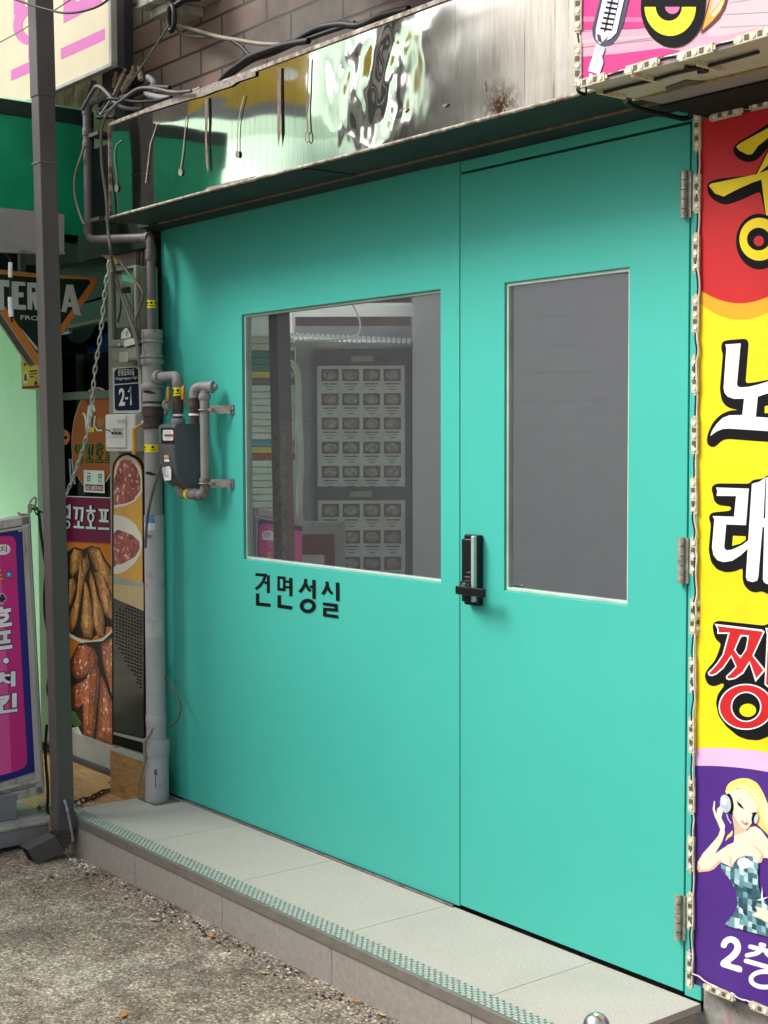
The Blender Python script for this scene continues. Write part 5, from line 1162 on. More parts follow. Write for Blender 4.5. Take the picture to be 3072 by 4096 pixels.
    for px, py in ((360, 540), (360, 880)):
        zz = at(px, py, 1, yb).z; m = MB(); m.box((X0+.015, yb-.005, zz-.01), (X0+.10, yb+.10, zz+.004)); m.build('pipe_clip', DARKMETAL, t)
    # spare lever valve with the orange handle beside the breaker box
    hz0 = at(*cO(1095, 1170), 1, -.12).z; hp = at(*cO(1095, 900), 1, -.13)
    m = MB(); top = at(*cO(1095, 780), 1, -.13); bot = at(*cO(1095, 1165), 1, -.13); m.tube([top, bot], [.0085, .0085], 10); e = at(*cO(1215, 715), 1, -.11); m.tube([top+Vector((0, 0, -.005)), e], .006, 8); m.build('lever', pm('amber_lever', (.58, .28, .03), .4, 0, .2, 30), t)
    m = MB(); m.tube([e, e+Vector((.04, .03, 0))], .014, 10); m.build('lever_hub', GALV, t)
waste_pipe()

def gas_meter():
    yf = -.145
    xc = at(695, 1830, 1, yf).x; xl = at(630, 1790, 1, yf).x; zt = at(690, 1695, 1, yf).z; zb = at(690, 1952, 1, yf).z
    yb = yf+.134; r = .035
    t = thing('gas_meter', 'slate grey gas meter hung from taped pipes on the turquoise panel', 'meter', (xc-.06, -.15, zb))
    # body: rounded back, tapering bottom, loft of horizontal sections
    def sec(z, ins, fr):
        pts = []; x0, x1, y0, y1 = xl+ins*.3, xc-ins*.1, yf+fr, yb-ins*.15
        for cx, cy, a, rr in ((x1-.012, y0+.012, -90, .012), (x1-.028, y1-.028, 0, .028), (x0+.03, y1-.03, 90, .03), (x0+.01, y0+.01, 180, .01)):
            for k in range(7):
                th = math.radians(a+90*k/6); pts.append(Vector((cx+rr*math.cos(th), cy+rr*math.sin(th), z)))
        return pts
    H = zt-zb; S_ = [(zt, .022, .012), (zt-.006, .008, .004), (zt-.018, 0, 0), (zb+H*.62, 0, 0), (zb+H*.48, .003, .001), (zb+H*.25, .016, .009), (zb+H*.12, .026, .018), (zb+.018, .038, .030), (zb+.005, .055, .044), (zb-.004, .08, .06)]
    rings = [sec(*q) for q in S_]; n = len(rings[0]); m = MB(); V = [p for q in rings for p in q]
    m.add(V, [[i*n+(k+1) % n, i*n+k, (i+1)*n+k, (i+1)*n+(k+1) % n][::-1] for i in range(len(rings)-1) for k in range(n)], 0, True); m.add(rings[0], [list(range(n))]); m.add(rings[-1], [list(range(n))[::-1]])
    m.build('body', METERG, t)
    # display recess, stickers on the street side
    P = Print((0, yf-.0005, 0), (0, -1, 0), (560, 1300, .3436)); P.k = .0006
    P.poly([(245, 1200), (390, 1195), (392, 1382), (250, 1380)], 0); P.rrect(268, 1220, 388, 1345, 14, 1); P.poly([(285, 1272), (386, 1270), (386, 1302), (285, 1300)], 2); P.poly([(345, 1272), (386, 1271), (386, 1302), (345, 1302)], 3)
    P.stroke([(300, 1245), (360, 1243)], 6, 4); P.stroke([(290, 1322), (370, 1320)], 5, 4)
    P.build('counter_window', [BLACK, pm('meter_paper', (.72, .68, .68), .4), pm('meter_digits', (.12, .12, .12), .4), pm('meter_red_digits', (.45, .06, .06), .4), pm('meter_ink', (.35, .33, .33), .5)], t)
    P = Print((0, yf-.0005, 0), (0, -1, 0), (560, 1300, .3436)); P.k = .0009
    P.poly([(282, 1515), (338, 1512), (335, 1560), (350, 1592), (284, 1594), (288, 1560)], 1); P.poly([(282, 1515), (338, 1512), (336, 1530), (283, 1532)], 0); P.poly([(290, 1536), (332, 1534), (334, 1562), (290, 1564)], 2)
    P.build('orange_sticker', [pm('meter_orange', (.75, .38, .05), .5), WHITEP, pm('meter_sticker_red', (.6, .15, .06), .5)], t)
    P = Print((0, yf+.004, 0), (0, -1, 0), (560, 1300, .3436)); P.k = .006
    P.poly([(275, 1658), (362, 1642), (380, 1690), (376, 1805), (300, 1812), (282, 1740)], 0)
    for k in range(6): P.stroke([(300, 1672+20*k), (360-8*(k % 2), 1668+20*k)], 3.5, 1)
    P.stroke([(300, 1742), (355, 1775)], 5, 2)
    P.build('paper_label', [pm('meter_label', (.72, .72, .70), .6, 0, .1, 60), MATS['meter_ink'], BLACKP], t)
    # pipework
    yp = -.085; g = lambda px, py, y=yp: at(*cM(px, py), 1, y)
    rr = .0185
    T = g(190, 590, -.085); A = g(440, 580); B = g(440, 700); C0 = g(445, 1060)
    A = Vector((C0.x, yp, g(440, 590).z)); st = Vector((-1.712+.03, -.085, A.z))
    m = MB(); m.tube([st]+elbow(st, A, (A.x, yp, A.z-1), .03)+[Vector((A.x, yp, g(440, 735).z))], rr, 18); collar(m, st+(A-st)*.12, (A-st).normalized(), .027, .035); collar(m, Vector((A.x, yp, g(440, 685).z)), ZV, .0215, .018); collar(m, Vector((A.x, yp, g(440, 660).z)), ZV, .0225, .012); m.build('inlet_pipe', PIPEG, t)
    zz = g(440, 779).z; warn_tape(t, A.x, yp, zz, .0188, .034)
    m = MB(); m.cyl((A.x, yp, g(440, 835).z), (A.x, yp, zt), .0175, 16)
    for py, q in ((850, .019), (900, .0205), (925, .019), (965, .0205), (1010, .019)): collar(m, Vector((A.x, yp, g(440, py).z)), ZV, q, .022)
    m.build('inlet_valve', BROWNM, t)
    m = MB(); collar(m, Vector((A.x, yp, g(440, 1050).z)), ZV, .021, .008); m.build('white_washer', WHITEP, t)
    m = MB(); collar(m, Vector((A.x, yp, zt+.010)), ZV, .027, .022); m.build('union_nut', PIPEG, t)
    # outlet: up, over and down along the wall
    O = g(632, 1060); zo = g(640, 725).z; D = g(757, 1000, -.10)
    m = MB(); m.cyl((O.x, yp, zt), (O.x, yp, g(630, 870).z), .0175, 16)
    for py, q in ((880, .019), (940, .0205), (1010, .019)): collar(m, Vector((O.x, yp, g(630, py).z)), ZV, q, .024)
    m.build('outlet_valve', BROWNM, t)
    m = MB(); collar(m, Vector((O.x, yp, g(630, 1045).z)), ZV, .021, .008); m.build('white_washer', WHITEP, t)
    yd = -.062; Dx = g(757, 1300, yd).x; zlow = g(760, 1985, yd).z
    m = MB(); p0 = Vector((O.x, yp, g(630, 880).z)); c1 = Vector((O.x, yp, zo)); c2 = Vector((Dx, yd, zo)); c3 = Vector((Dx, yd, zlow)); c4 = Vector((A.x+.005, yp, zlow+.005)); c5 = Vector((A.x+.005, yp, zb+.02))
    m.tube([p0]+elbow(p0, c1, c2, .026), rr, 18); m.tube([elbow(p0, c1, c2, .026)[-1], c2+(c2-c1).normalized()*.035], rr*1.12, 18); m.tube([c2, c3+ZV*.03], rr*.96, 18)
    collar(m, c2-ZV*.035, ZV, .0225, .02); collar(m, c2+(c2-c1).normalized()*.03, (c2-c1).normalized(), .0235, .012); m.tube([c2+(c2-c1).normalized()*.036, c2+(c2-c1).normalized()*.05], .012, 6)
    m.build('outlet_pipe', PIPEG, t)
    m = MB(); m.tube([c3+ZV*.05]+elbow(c3+ZV, c3, c4, .035)+elbow(c3, c4, c5, .032)+[c5], rr*1.05, 18); collar(m, c3+ZV*.055, ZV, .0225, .02); collar(m, c3+(c4-c3).normalized()*.05, (c4-c3).normalized(), .022, .02); m.build('lower_elbow', pm('worn_pipe', (.20, .185, .17), .55, 0, .2, 8, dirt=(.08, .06, .05), dirt_s=20), t)
    m = MB(); m.tube([c4+(c3-c4).normalized()*.045, c4+(c3-c4).normalized()*.06], .0208, 14); m.build('yellow_tape', YTAPE, t)
    # levers
    for (hx, hy), (bx, by) in (((330, 715), (330, 880)), ((508, 700), (502, 865))):
        a = g(hx, hy, -.11); b = g(bx, by, -.11); c = g(bx+65, by+55, -.09)
        m = MB(); m.tube([a+(b-a)*.03, a+(b-a)*.1, b], [.003, .0065, .0085], 10); m.tube([b+(a-b)*.05, c], .0045, 8); m.build('lever', ORANGEL, t)
    m = MB(); w0 = g(300, 905, -.12); m.tube([w0+Vector((-.04, .02, 0)), w0+Vector((.03, -.02, -.012))], .012, 10); m.tube([g(290, 930, -.12), g(335, 970, -.12), g(300, 1030, -.11)], .008, 8); m.build('grounding_clamp', GALV, t)
    # wall brackets
    for py in (990, 1845):
        z = g(760, py, yd).z
        m = MB(); m.tube([Vector((Dx+.0235*math.cos(a), yd+.0235*math.sin(a), z)) for a in [i*math.pi/8 for i in range(16)]], .0035, 6, closed=True)
        e = g(1045, py, -.012); m.box((Dx+.02, yd-.002, z-.004), (Dx+.05, yd+.012, z+.006)); 
        V0 = Vector((Dx+.03, yd+.004, z-.014)); V1 = Vector((e.x, -.006, z-.014)); d = (V1-V0); s = d.cross(ZV).normalized()*.003
        m.obox(V0, d, s, ZV*.030); m.box((e.x-.012, -.006, z-.016), (e.x+.012, 0, z+.018)); m.cyl((e.x, -.006, z), (e.x, -.012, z), .006, 8, 1)
        m.build('wall_bracket', [GALV, STEEL], t)
gas_meter()

def electricity_meter():
    t = thing('electricity_meter', 'grey green electricity meter case with a glazed front beside the riser pipe', 'meter', (-2.0, -.08, 1.7))
    y0, y1 = -.13, -.031; g = lambda a, b, y=y0: at(*cN(a, b), 1, y)
    cs = pm('meter_case', (.20, .235, .18), .45, 0, .12, 8, dirt=(.12, .12, .10), dirt_s=9); 
    x0 = g(165, 900).x; x1 = g(800, 900).x; zt = g(480, 110).z; zm = g(480, 1840).z; zb = g(480, 2180).z
    zw0 = g(480, 1690).z; zw1 = g(480, 170).z
    m = MB(); frame_wall(m, x0, x1, zm, zt, (x0+.030, x1-.022, zw0, zw1), y0, y0+.02); m.box((x0+.002, y0+.0202, zm+.002), (x1-.002, y1, zt-.003)); m.build('case', cs, t, .006)
    m = MB(); m.box((x0+.02, y0+.006, zb), (x1-.008, y1-.01, zm-.002)); m.build('terminal_cover', cs, t, .012)
    m = MB(); m.box((x0+.031, y0+.016, zw0), (x1-.023, y0+.0198, zw1)); m.build('meter_face', pm('meter_inner', (.045, .048, .042), .5, 0, .3, 9), t)
    P = Print((0, y0+.016, 0), (0, -1, 0), (400, 1050, .18083)); P.k = .001
    P.poly([(350, 270), (740, 200), (745, 1420), (365, 1440)], 0); P.poly([(490, 560), (680, 535), (685, 675), (485, 685)], 1); P.poly([(480, 160), (745, 165), (745, 455), (640, 430), (500, 400)], 2)
    P.poly([(480, 1560), (560, 1450), (610, 1450), (690, 1600), (685, 1660), (470, 1690)], 3); P.poly([(560, 1570), (620, 1500), (640, 1560), (590, 1650)], 4); P.ell(290, 1650, 55, 45, 5)
    for k in range(5): P.stroke([(480, 900+110*k), (650, 890+110*k)], 5, 6)
    P.build('dial', [pm('dial_plate', (.13, .155, .12), .5), BLACK, pm('meter_reflection_card', (.10, .42, .26), .3, 0, .3, 30), pm('crumpled_paper', (.62, .64, .60), .6, 0, .2, 60), pm('paper_fold', (.30, .32, .31), .6), pm('rust_orange', (.30, .13, .04), .7), pm('dial_ink', (.09, .10, .08), .5)], t)
    P = Print((0, y0, 0), (0, -1, 0), (400, 1050, .18083)); P.k = .001
    P.poly([(400, 1790), (440, 1780), (445, 1845), (405, 1850)], 0); P.poly([(540, 1720), (745, 1680), (780, 1800), (560, 1870), (520, 1830)], 0); P.build('torn_sticker', pm('torn_sticker', (.50, .53, .46), .6, 0, .3, 60), t)
    P = Print((0, y0+.006, 0), (0, -1, 0), (400, 1050, .18083)); P.k = .001
    P.poly([(440, 1985), (620, 1975), (622, 2190), (430, 2200)], 0)
    for k in range(7): P.stroke([(460, 2010+26*k), (600, 2005+26*k)], 5, 1)
    P.build('paper_label', [pm('old_label', (.42, .43, .36), .7), pm('old_ink', (.17, .18, .15), .7)], t)
electricity_meter()

def address_plate():
    t = thing('address_plate', 'dark blue house number plate reading 2-1 below the electricity meter', 'sign', (-2.0, -.04, 1.6))
    P = Print((0, -.045, 0), (0, -1, 0), (0, 1024, .6172)); P.k = 0
    q = [P.pt(*p) for p in ((728, 725), (890, 712), (912, 720), (916, 1005), (905, 1018), (735, 1018))]
    m = MB(); m.prism([p+Vector((0, .012, 0)) for p in q], Vector((0, -.0115, 0))); m.build('plate', pm('plate_white', (.52, .55, .50), .4), t)
    nv = pm('plate_navy', (.010, .014, .040), .7); nv.node_tree.nodes['Principled BSDF'].inputs['Specular IOR Level'].default_value = .08; wh = pm('plate_letter', S(222, 232, 222, .85), .4)
    P.k = .0006; P.poly([(742, 750), (758, 730), (875, 722), (893, 735), (897, 818), (742, 830)], 0); P.poly([(742, 838), (898, 826), (903, 995), (888, 1000), (760, 1002), (745, 990)], 0); P.build('navy_field', nv, t); k = P.k
    P = Print((0, -.045, 0), (0, -1, 0), (0, 1024, .6172)); P.k = k+.0003
    P.text('창경궁로8길', (765, 778), (872, 772), (765, 735), 0, .012); P.text('Changgyeonggung-ro 8-gil', (750, 808), (888, 800), (750, 786), 0, .012)
    P.text('2', (772, 972), (812, 969), (772, 858), 0, .03); P.stroke([(814, 923), (832, 921)], 14, 0); P.stroke([(833, 880), (846, 866), (849, 852), (851, 966)], 10, 0); P.build('lettering', wh, t)
address_plate()

def breaker_box():
    t = thing('breaker_box', 'white electric breaker box with three switches under the house number plate', 'electric box', (-2.05, -.08, 1.4))
    y0 = -.085; g = lambda a, b, y=y0: at(*cO(a, b), 1, y)
    x0 = g(665, 800).x; x1 = g(1100, 800).x; z1 = g(880, 575).z; z0 = g(880, 1130).z
    m = MB(); m.box((x0, y0, z0), (x1, -.031, z1)); m.build('case', pm('breaker_white', (.62, .62, .58), .4, 0, .06, 9), t, .007)
    m = MB(); a = g(690, 600); b = g(990, 1075); m.box((a.x, y0-.008, b.z), (b.x, y0+.001, a.z)); m.build('cover', pm('breaker_cover', (.66, .67, .62), .4, 0, .05, 9), t, .004)
    P = Print((0, y0-.008, 0), (0, -1, 0), (240, 1500, .2712)); P.k = .001
    P.stroke([(695, 795), (985, 790)], 4, 0); P.stroke([(690, 918), (988, 914)], 4, 0); P.rrect(845, 650, 970, 715, 8, 1); P.text('전기안전', (855, 700), (962, 697), (855, 668), 2, .01); P.build('cover_print', [pm('cover_line', (.22, .22, .20), .5), pm('cover_tag', (.50, .52, .48), .5), pm('cover_ink', (.20, .20, .19), .5)], t)
    for k in range(3):
        m = MB(); p = g(800+52*k, 835, y0-.009); m.box((p.x-.006, y0-.014, p.z-.014), (p.x+.010, y0-.008, p.z+.014)); m.box((p.x-.003, y0-.021, p.z-.010), (p.x+.006, y0-.014, p.z-.002), 1); m.build('switch', [pm('switch_grey', (.45, .46, .42), .4), BLACK], t)
    m = MB(); m.tube([g(670, 805, y0-.006), g(700, 815, y0-.012), g(745, 825, y0-.010)], .0022, 6); m.build('loose_wire', BLACK, t)
breaker_box()

# ================================================================ standing light box, chains, cables
def light_box():
    n = Vector((.906, -.423, 0)); p0 = Vector((-1.955, -.47, 0))
    t = thing('standing_sign', 'pink and blue standing light box sign in a weathered aluminium frame at the left edge', 'sign', (-2.0, -.6, -.14))
    P = Print(p0, n, (0, 2048, .4822)); P.k = 0
    tl, tr, br, bl = (-700, 190), (245, 30), (365, 2330), (-560, 2560)
    q = [P.pt(*c) for c in (bl, br, tr, tl)]; back = -n*.16
    m = MB(); m.prism([p+back for p in q], -back*.97); m.build('cabinet', ALU, t, .003)
    # frame bars proud of the face
    def bar(a, b, wd, pr=.012):
        a, b = P.pt(*a), P.pt(*b); d = b-a; s = n.cross(d).normalized()*wd; m.obox(a-n*.01, d, s, n*(pr+.01))
    m = MB(); bar((245, 30), (-700, 190), .032); bar((365, 2330), (245, 30), .030); bar((-560, 2560), (365, 2330), .034); bar((-560, 2440), (355, 2228), .012, .017); bar((346, 2220), (232, 120), .010, .017); bar((232, 112), (-700, 262), .010, .017)
    m.build('frame', ALU, t, .002)
    navy = pm('box_navy', S(22, 28, 130, .8), .4, 0, .1); pk = pm('box_pink', S(214, 38, 138, .8), .4, 0, .06); pk2 = pm('box_pink_light', S(232, 88, 166, .8), .4, 0, .06); wt = pm('box_white', S(242, 242, 246, .85), .4); ink = pm('box_ink', S(40, 22, 84, .7), .4)
    P.k = .002; P.poly([(-700, 282), (182, 128), (192, 160), (205, 300), (230, 800), (258, 1320), (300, 2150), (-560, 2420)], 0)
    P.poly([(-700, 330), (-100, 205), (80, 198), (115, 210), (130, 250), (150, 700), (180, 1250), (225, 2035), (222, 2085), (200, 2120), (150, 2145), (-560, 2330)], 1)
    P.poly([(-700, 330), (-60, 205), (-20, 202), (40, 900), (96, 2160), (-560, 2330)], 2)
    P.build('sign_face', [navy, pk, pk2], t); k = P.k
    def pr(): z = Print(p0, n, (0, 2050, .4069)); z.k = k; return z
    P = pr()
    P.poly([(-200, 345), (-60, 318), (60, 315), (92, 328), (104, 360), (92, 395), (60, 412), (-60, 425), (-200, 440)], 0)
    P.text('까지', (-90, 405), (68, 388), (-90, 342), 1, .02); P.build('oval_note', [wt, pm('box_grey_ink', (.08, .08, .09), .5)], t)
    P = pr(); 
    for i in range(5):
        a = i*72-90; P.ell(88+19*math.cos(math.radians(a)), 608+20*math.sin(math.radians(a)), 17, 18, 1)
    for i in range(5):
        a = i*72-90; P.ell(88+19*math.cos(math.radians(a)), 608+20*math.sin(math.radians(a)), 11, 12, 0)
    P.ell(88, 608, 9, 9, 2); P.build('flower_mark', [pm('box_cyan', S(60, 180, 205, .8), .4), ink, wt], t)
    P = pr()
    for r, mi in ((1.25, 0), (1, 1)): P.ell(22, 822, 20*r, 22*r, mi); P.ell(2, 850, 20*r, 22*r, mi); P.ell(40, 846, 18*r, 20*r, mi); P.poly([(14, 850), (30, 850), (38, 850+33*r), (4, 850+35*r)], mi)
    P.build('clover_mark', [wt, ink], t)
    P = pr(); P.text('프', (-120, 678), (32, 664), (-120, 560), 1, .075); P.k += .0003; P.text('프', (-118, 672), (28, 658), (-118, 566), 0, .03); P.build('lettering', [pm('box_yellow', S(246, 196, 60, .8), .4), ink], t)
    for ch, (x0, yb, x1, yb1, yt) in (('호', (-96, 1150, 118, 1112, 945)), ('프', (-92, 1365, 122, 1335, 1180)), ('치', (-66, 1722, 152, 1705, 1575)), ('킨', (-56, 1985, 172, 1955, 1800))):
        P = pr(); P.text(ch, (x0-8, yb+8), (x1+8, yb1+8), (x0-8, yt-8), 1, .085); P.k += .0003; P.text(ch, (x0, yb), (x1, yb1), (x0, yt), 0, .045); P.build('lettering', [wt, ink], t)
    P = pr(); P.ell(62, 1458, 36, 36, 1); P.ell(60, 1456, 28, 28, 0); P.build('dot_mark', [wt, ink], t)
    P = Print(p0, n, (0, 1850, .18083)); P.k = .014; P.ring(442, 1478, 42, 46, 16, 0); P.build('cord_hook', wt, t)
    # stepped base
    bs = pm('base_metal', (.23, .235, .25), .55, .2, .2, 5, dirt=(.30, .28, .24), dirt_s=7, dirt_t=(.55, .75)); bt = pm('base_top', (.40, .39, .36), .6, 0, .2, 6, dirt=(.2, .18, .15), dirt_s=8)
    G = PX((0, 2950, .25316)); z = -.14
    a = at(*G(0, 1830), 2, z); b = at(*G(870, 1660), 2, z); d = (b-a).normalized(); a2 = a-d*.5; b2 = b+d*.02; s = Vector((-d.y, d.x, 0)); s = s if s.x < 0 else -s
    hh = at(*G(430, 1440), 0, a.lerp(b, .5).x).z
    m = MB(); m.obox(Vector((a2.x, a2.y, -.125)), b2-a2, s*.42, Vector((0, 0, .062))); m.build('base', bs, t, .006)
    m = MB(); m.obox(Vector((a2.x, a2.y, -.0625))-s*.004, b2-a2, s*.43, Vector((0, 0, .012))); m.build('base_plate', bt, t, .003)
    m = MB(); c0 = a2+s*.10; m.obox(Vector((c0.x, c0.y, -.05)), (b2-a2)-d*.13, s*.20, Vector((0, 0, .10))); m.build('plinth', bs, t, .003)
    m = MB()
    for k in range(2): m.obox(Vector((a2.x, a2.y, -.14))+d*(.08+.42*k)+s*.05, d*.05, s*.3, Vector((0, 0, .016)))
    m.build('foot', DARKV, t)
light_box()

def rubble():
    m = MB()
    for k in range(38):
        c = Vector((-2.02+random.gauss(0, .05), -.33+random.gauss(0, .045), -.05+abs(random.gauss(0, .006)))); r = random.uniform(.006, .018)
        vs = [c+Vector((r*random.uniform(.6, 1.2)*a, r*random.uniform(.6, 1.2)*b, r*.7*e)) for a, b, e in ((1, 0, 0), (-1, 0, 0), (0, 1, 0), (0, -1, 0), (0, 0, 1), (0, 0, -1))]
        m.add(vs, [[0, 2, 4], [2, 1, 4], [1, 3, 4], [3, 0, 4], [2, 0, 5], [1, 2, 5], [3, 1, 5], [0, 3, 5]], k % 2)
    tag(m.build('rubble', [pm('plaster_rubble', (.46, .44, .40), .9, 0, .3, 30), pm('grey_rubble', (.20, .19, .17), .9, 0, .3, 30)]), 'small heap of broken plaster crumbs between light box and downpipe', 'rubble', kind='stuff')
rubble()

def chain(name, pts, pitch, wr, mat, label):
    pts = [Vector(p) for p in pts]; L = [0]
    for i in range(1, len(pts)): L.append(L[-1]+(pts[i]-pts[i-1]).length)
    n = int(L[-1]/pitch); m = MB()
    def P(s):
        for i in range(1, len(pts)):
            if s <= L[i]: return pts[i-1].lerp(pts[i], (s-L[i-1])/(L[i]-L[i-1]))
        return pts[-1]
    for k in range(n):
        a, b = P(k*pitch), P((k+1)*pitch); d = (b-a).normalized(); u = d.cross(Vector((.3, .8, .1))).normalized(); v = d.cross(u)
        sx = u if k % 2 else (u*.45+v*.9); c = (a+b)/2; h = pitch*.66; w_ = pitch*.26; ring = []
        for i in range(12):
            th = 2*math.pi*i/12; ring.append(c+d*(h*math.copysign(abs(math.cos(th))**.7, math.cos(th)))+sx*(w_*math.sin(th)))
        m.tube(ring, wr, 5, closed=True)
    tag(m.build(name, mat), label, 'chain')
cz = pm('chain_zinc', (.50, .52, .49), .4, .5, .2, 60); cr = pm('chain_rusty', (.07, .05, .04), .7, .3, .4, 60)
yy = -.20
chain('hanging_chain', catmull([at(*cA(0, 0), 1, yy) if False else at(x, y, 1, yy) for x, y in ((438, 1045), (428, 1110), (420, 1160), (412, 1250), (396, 1380), (380, 1480), (368, 1610), (356, 1700), (330, 1800), (296, 1900), (262, 1985), (230, 2040))], 4), .030, .0032, cz, 'pale metal chain hanging in front of the brown oval sticker')
chain('floor_chain', catmull([Vector((*at(x, y, 2, -.045).xy, -.045)) for x, y in ((440, 3160), (405, 3170), (370, 3190), (335, 3200), (300, 3210), (265, 3225))], 4), .034, .004, cr, 'rusty chain lying across the wooden deck beside the step')
pn = lambda x, y: hit(x, y, Vector((-1.955, -.47, 0))-Vector((.906, -.423, 0))*.05, Vector((.906, -.423, 0)))
chain('lock_chain', catmull([pn(*PX((0, 1850, .18083))(*c)) for c in ((690, 960), (800, 1020), (900, 1090), (1010, 1130))], 4)+[], .024, .003, cr, 'short chain from the padlock to the downpipe')
chain('lock_chain', catmull([pn(*PX((0, 1850, .18083))(*c)) for c in ((770, 1010), (830, 1130), (880, 1250), (960, 1360))], 4), .026, .003, cr, 'short chain dangling below the padlock towards the downpipe')
def padlock():
    f = PX((0, 1850, .18083)); t = thing('padlock', 'small brass grey padlock on top of the standing light box', 'padlock', pn(*f(640, 1120)))
    m = MB(); q = [pn(*f(*c)) for c in ((615, 930), (640, 915), (700, 960), (690, 1080), (640, 1140), (612, 1100))]; m.prism(q, Vector((.906, -.423, 0))*.02); m.build('lock_case', GALV, t, .002)
    m = MB(); m.tube(catmull([pn(*f(*c)) for c in ((650, 930), (680, 850), (720, 800), (770, 770), (795, 800), (790, 900), (760, 980), (700, 1050), (670, 1110))], 4), .004, 8); m.tube([pn(*f(*c)) for c in ((400, 1100), (430, 1150), (640, 1160))], .005, 8); m.build('shackle', GALV, t)
padlock()

def cable(name, pts, r, mat, label, cat='cable'):
    m = MB(); m.tube(catmull(pts, 8), r, 7); return tag(m.build(name, mat), label, cat)
L_ = lambda f, pts, y: [at(*f(a, b), 1, y) for a, b in pts]
cable('power_cable', L_(cA, [(1240, 590), (1120, 598), (1010, 575), (900, 575), (800, 640), (740, 690), (690, 750), (660, 830), (655, 920), (662, 1080), (675, 1180), (690, 1300), (700, 1480), (720, 1640)], -.31)+L_(cD, [(745, 120), (790, 270), (850, 440), (885, 570), (905, 720)], -.15), .0058, GREYC, 'grey cable dropping past the end of the steel fascia to the riser pipe')
cable('power_cable', L_(cA, [(1100, 570), (1010, 566), (920, 580), (860, 610), (780, 640)], -.27), .009, RUBBER, 'thick black cable arching over the left end of the steel fascia')
cable('power_cable', L_(cA, [(1110, 630), (1000, 655), (880, 660), (780, 645), (700, 640)], -.27), .006, RUBBER, 'thin black cable sagging just above the top edge of the fascia')
cable('power_cable', L_(cA, [(920, 705), (850, 705), (790, 695), (740, 660), (700, 610), (650, 565), (620, 565), (595, 600), (560, 660), (535, 710)], -.24), .0075, GREYC, 'pale grey cable looped over the elbow of the side pipe')
cable('power_cable', L_(cA, [(1300, 570), (1200, 600), (1080, 590), (1000, 585)], -.28), .0055, CREAMC, 'cream cable resting along the top of the steel fascia')
cable('guy_wire', L_(cA, [(1095, 165), (1000, 310), (900, 460), (800, 600), (730, 690), (660, 740)], -.2), .0035, GREYC, 'thin slanting wire from the wall box down to the cable tangle', 'wire')
cable('guy_wire', L_(cA, [(800, 480), (740, 610), (690, 690), (650, 745)], -.22), .0045, CREAMC, 'short pale wire crossing the cable tangle behind the side pipe', 'wire')
cable('power_cable', L_(cA, [(1140, 160), (1250, 190), (1400, 235), (1550, 262), (1700, 285), (1900, 290)], -.06), .0075, CREAMC, 'cream cable strung across the brickwork above the fascia')
cable('power_cable', L_(cA, [(1130, 175), (1190, 225), (1300, 240), (1400, 238)], -.05), .005, GREYC, 'grey cable curving below the cream one on the brickwork')
cable('power_cable', L_(cA, [(1500, 262), (1560, 300), (1620, 362)], -.06), .006, RUBBER, 'black cable branching down from the cream cable on the bricks')
cable('power_cable', L_(cA, [(1430, 525), (1480, 470), (1540, 425), (1620, 370), (1720, 330), (1850, 290), (2000, 265)], -.12), .011, RUBBER, 'thick black cable rising along the wall above the fascia')
cable('power_cable', L_(cA, [(1450, 520), (1530, 460), (1640, 390), (1760, 350), (1900, 290), (2100, 215), (2300, 150)], -.10), .008, RUBBER, 'thinner black cable running beside the thick one above the fascia')
cable('power_cable', L_(cA, [(1900, 275), (2050, 190), (2200, 160), (2330, 165), (2480, 100), (2650, 60)], -.10), .012, RUBBER, 'bundled black cable hung under the sooty balcony slab')
cable('overhead_wire', L_(cA, [(-80, -60), (40, -25), (180, 25), (330, 68), (430, 85), (540, 72), (640, 38), (720, -20), (760, -80)], -.58), .004, RUBBER, 'black overhead wire sagging in front of the cream signboard', 'wire')
cable('overhead_wire', L_(cA, [(-60, 305), (90, 225), (190, 165), (330, 80), (440, 10), (520, -40)], -.40), .0024, CREAMC, 'thin pale wire crossing the cream signboard diagonally', 'wire')
cable('drain_cord', L_(cA, [(548, 940), (520, 1030), (490, 1120), (482, 1230), (500, 1330), (530, 1420), (548, 1455)], -.20), .005, CREAMC, 'tan cord bowing out beside the side pipe below the awning', 'cord')
cable('earth_cord', L_(cL, [(1232, 870), (1238, 960), (1262, 1110), (1320, 1260), (1390, 1390), (1455, 1490), (1492, 1590), (1495, 1660), (1470, 1735), (1400, 1785)], -.055), .0042, GREYC, 'thin grey cord bulging from the riser pipe across the turquoise panel', 'cord')
cable('earth_cord', L_(cD, [(1046, 1345), (1020, 1430), (990, 1530), (965, 1640)], -.16)+L_(cL, [(1215, 130), (1205, 300)], -.145), .0055, GREYC, 'dark grey cord running down from the gas meter along the riser pipe', 'cord')
cable('earth_cord', L_(cF, [(1185, 360), (1160, 430), (1120, 490), (1085, 530), (1080, 640), (1082, 760), (1055, 880), (1025, 1000), (1000, 1120), (990, 1240)], -.142), .005, CREAMC, 'frayed pale cord hanging in front of the wooden skirting by the pipe sleeve', 'cord')
cable('meter_wire', L_(cN, [(290, -20), (330, 130), (380, 330), (450, 640), (560, 960), (680, 1280), (790, 1590), (850, 1900), (880, 2200)], -.16), .0042, GREYC, 'thin grey wire slanting across the electricity meter window', 'wire')
cable('meter_wire', L_(cN, [(450, -20), (560, 150), (700, 330), (850, 500), (940, 650), (950, 800), (870, 1050), (800, 1260), (800, 1450), (850, 1700)], -.15), .005, pm('brown_cable', (.10, .075, .05), .6), 'brown wire looping down the right side of the electricity meter', 'wire')
cable('meter_wire', L_(cN, [(340, 480), (430, 640), (465, 820), (460, 1000), (440, 1150), (395, 1320)], -.150), .0035, RUBBER, 'short black wire curved across the electricity meter window', 'wire')
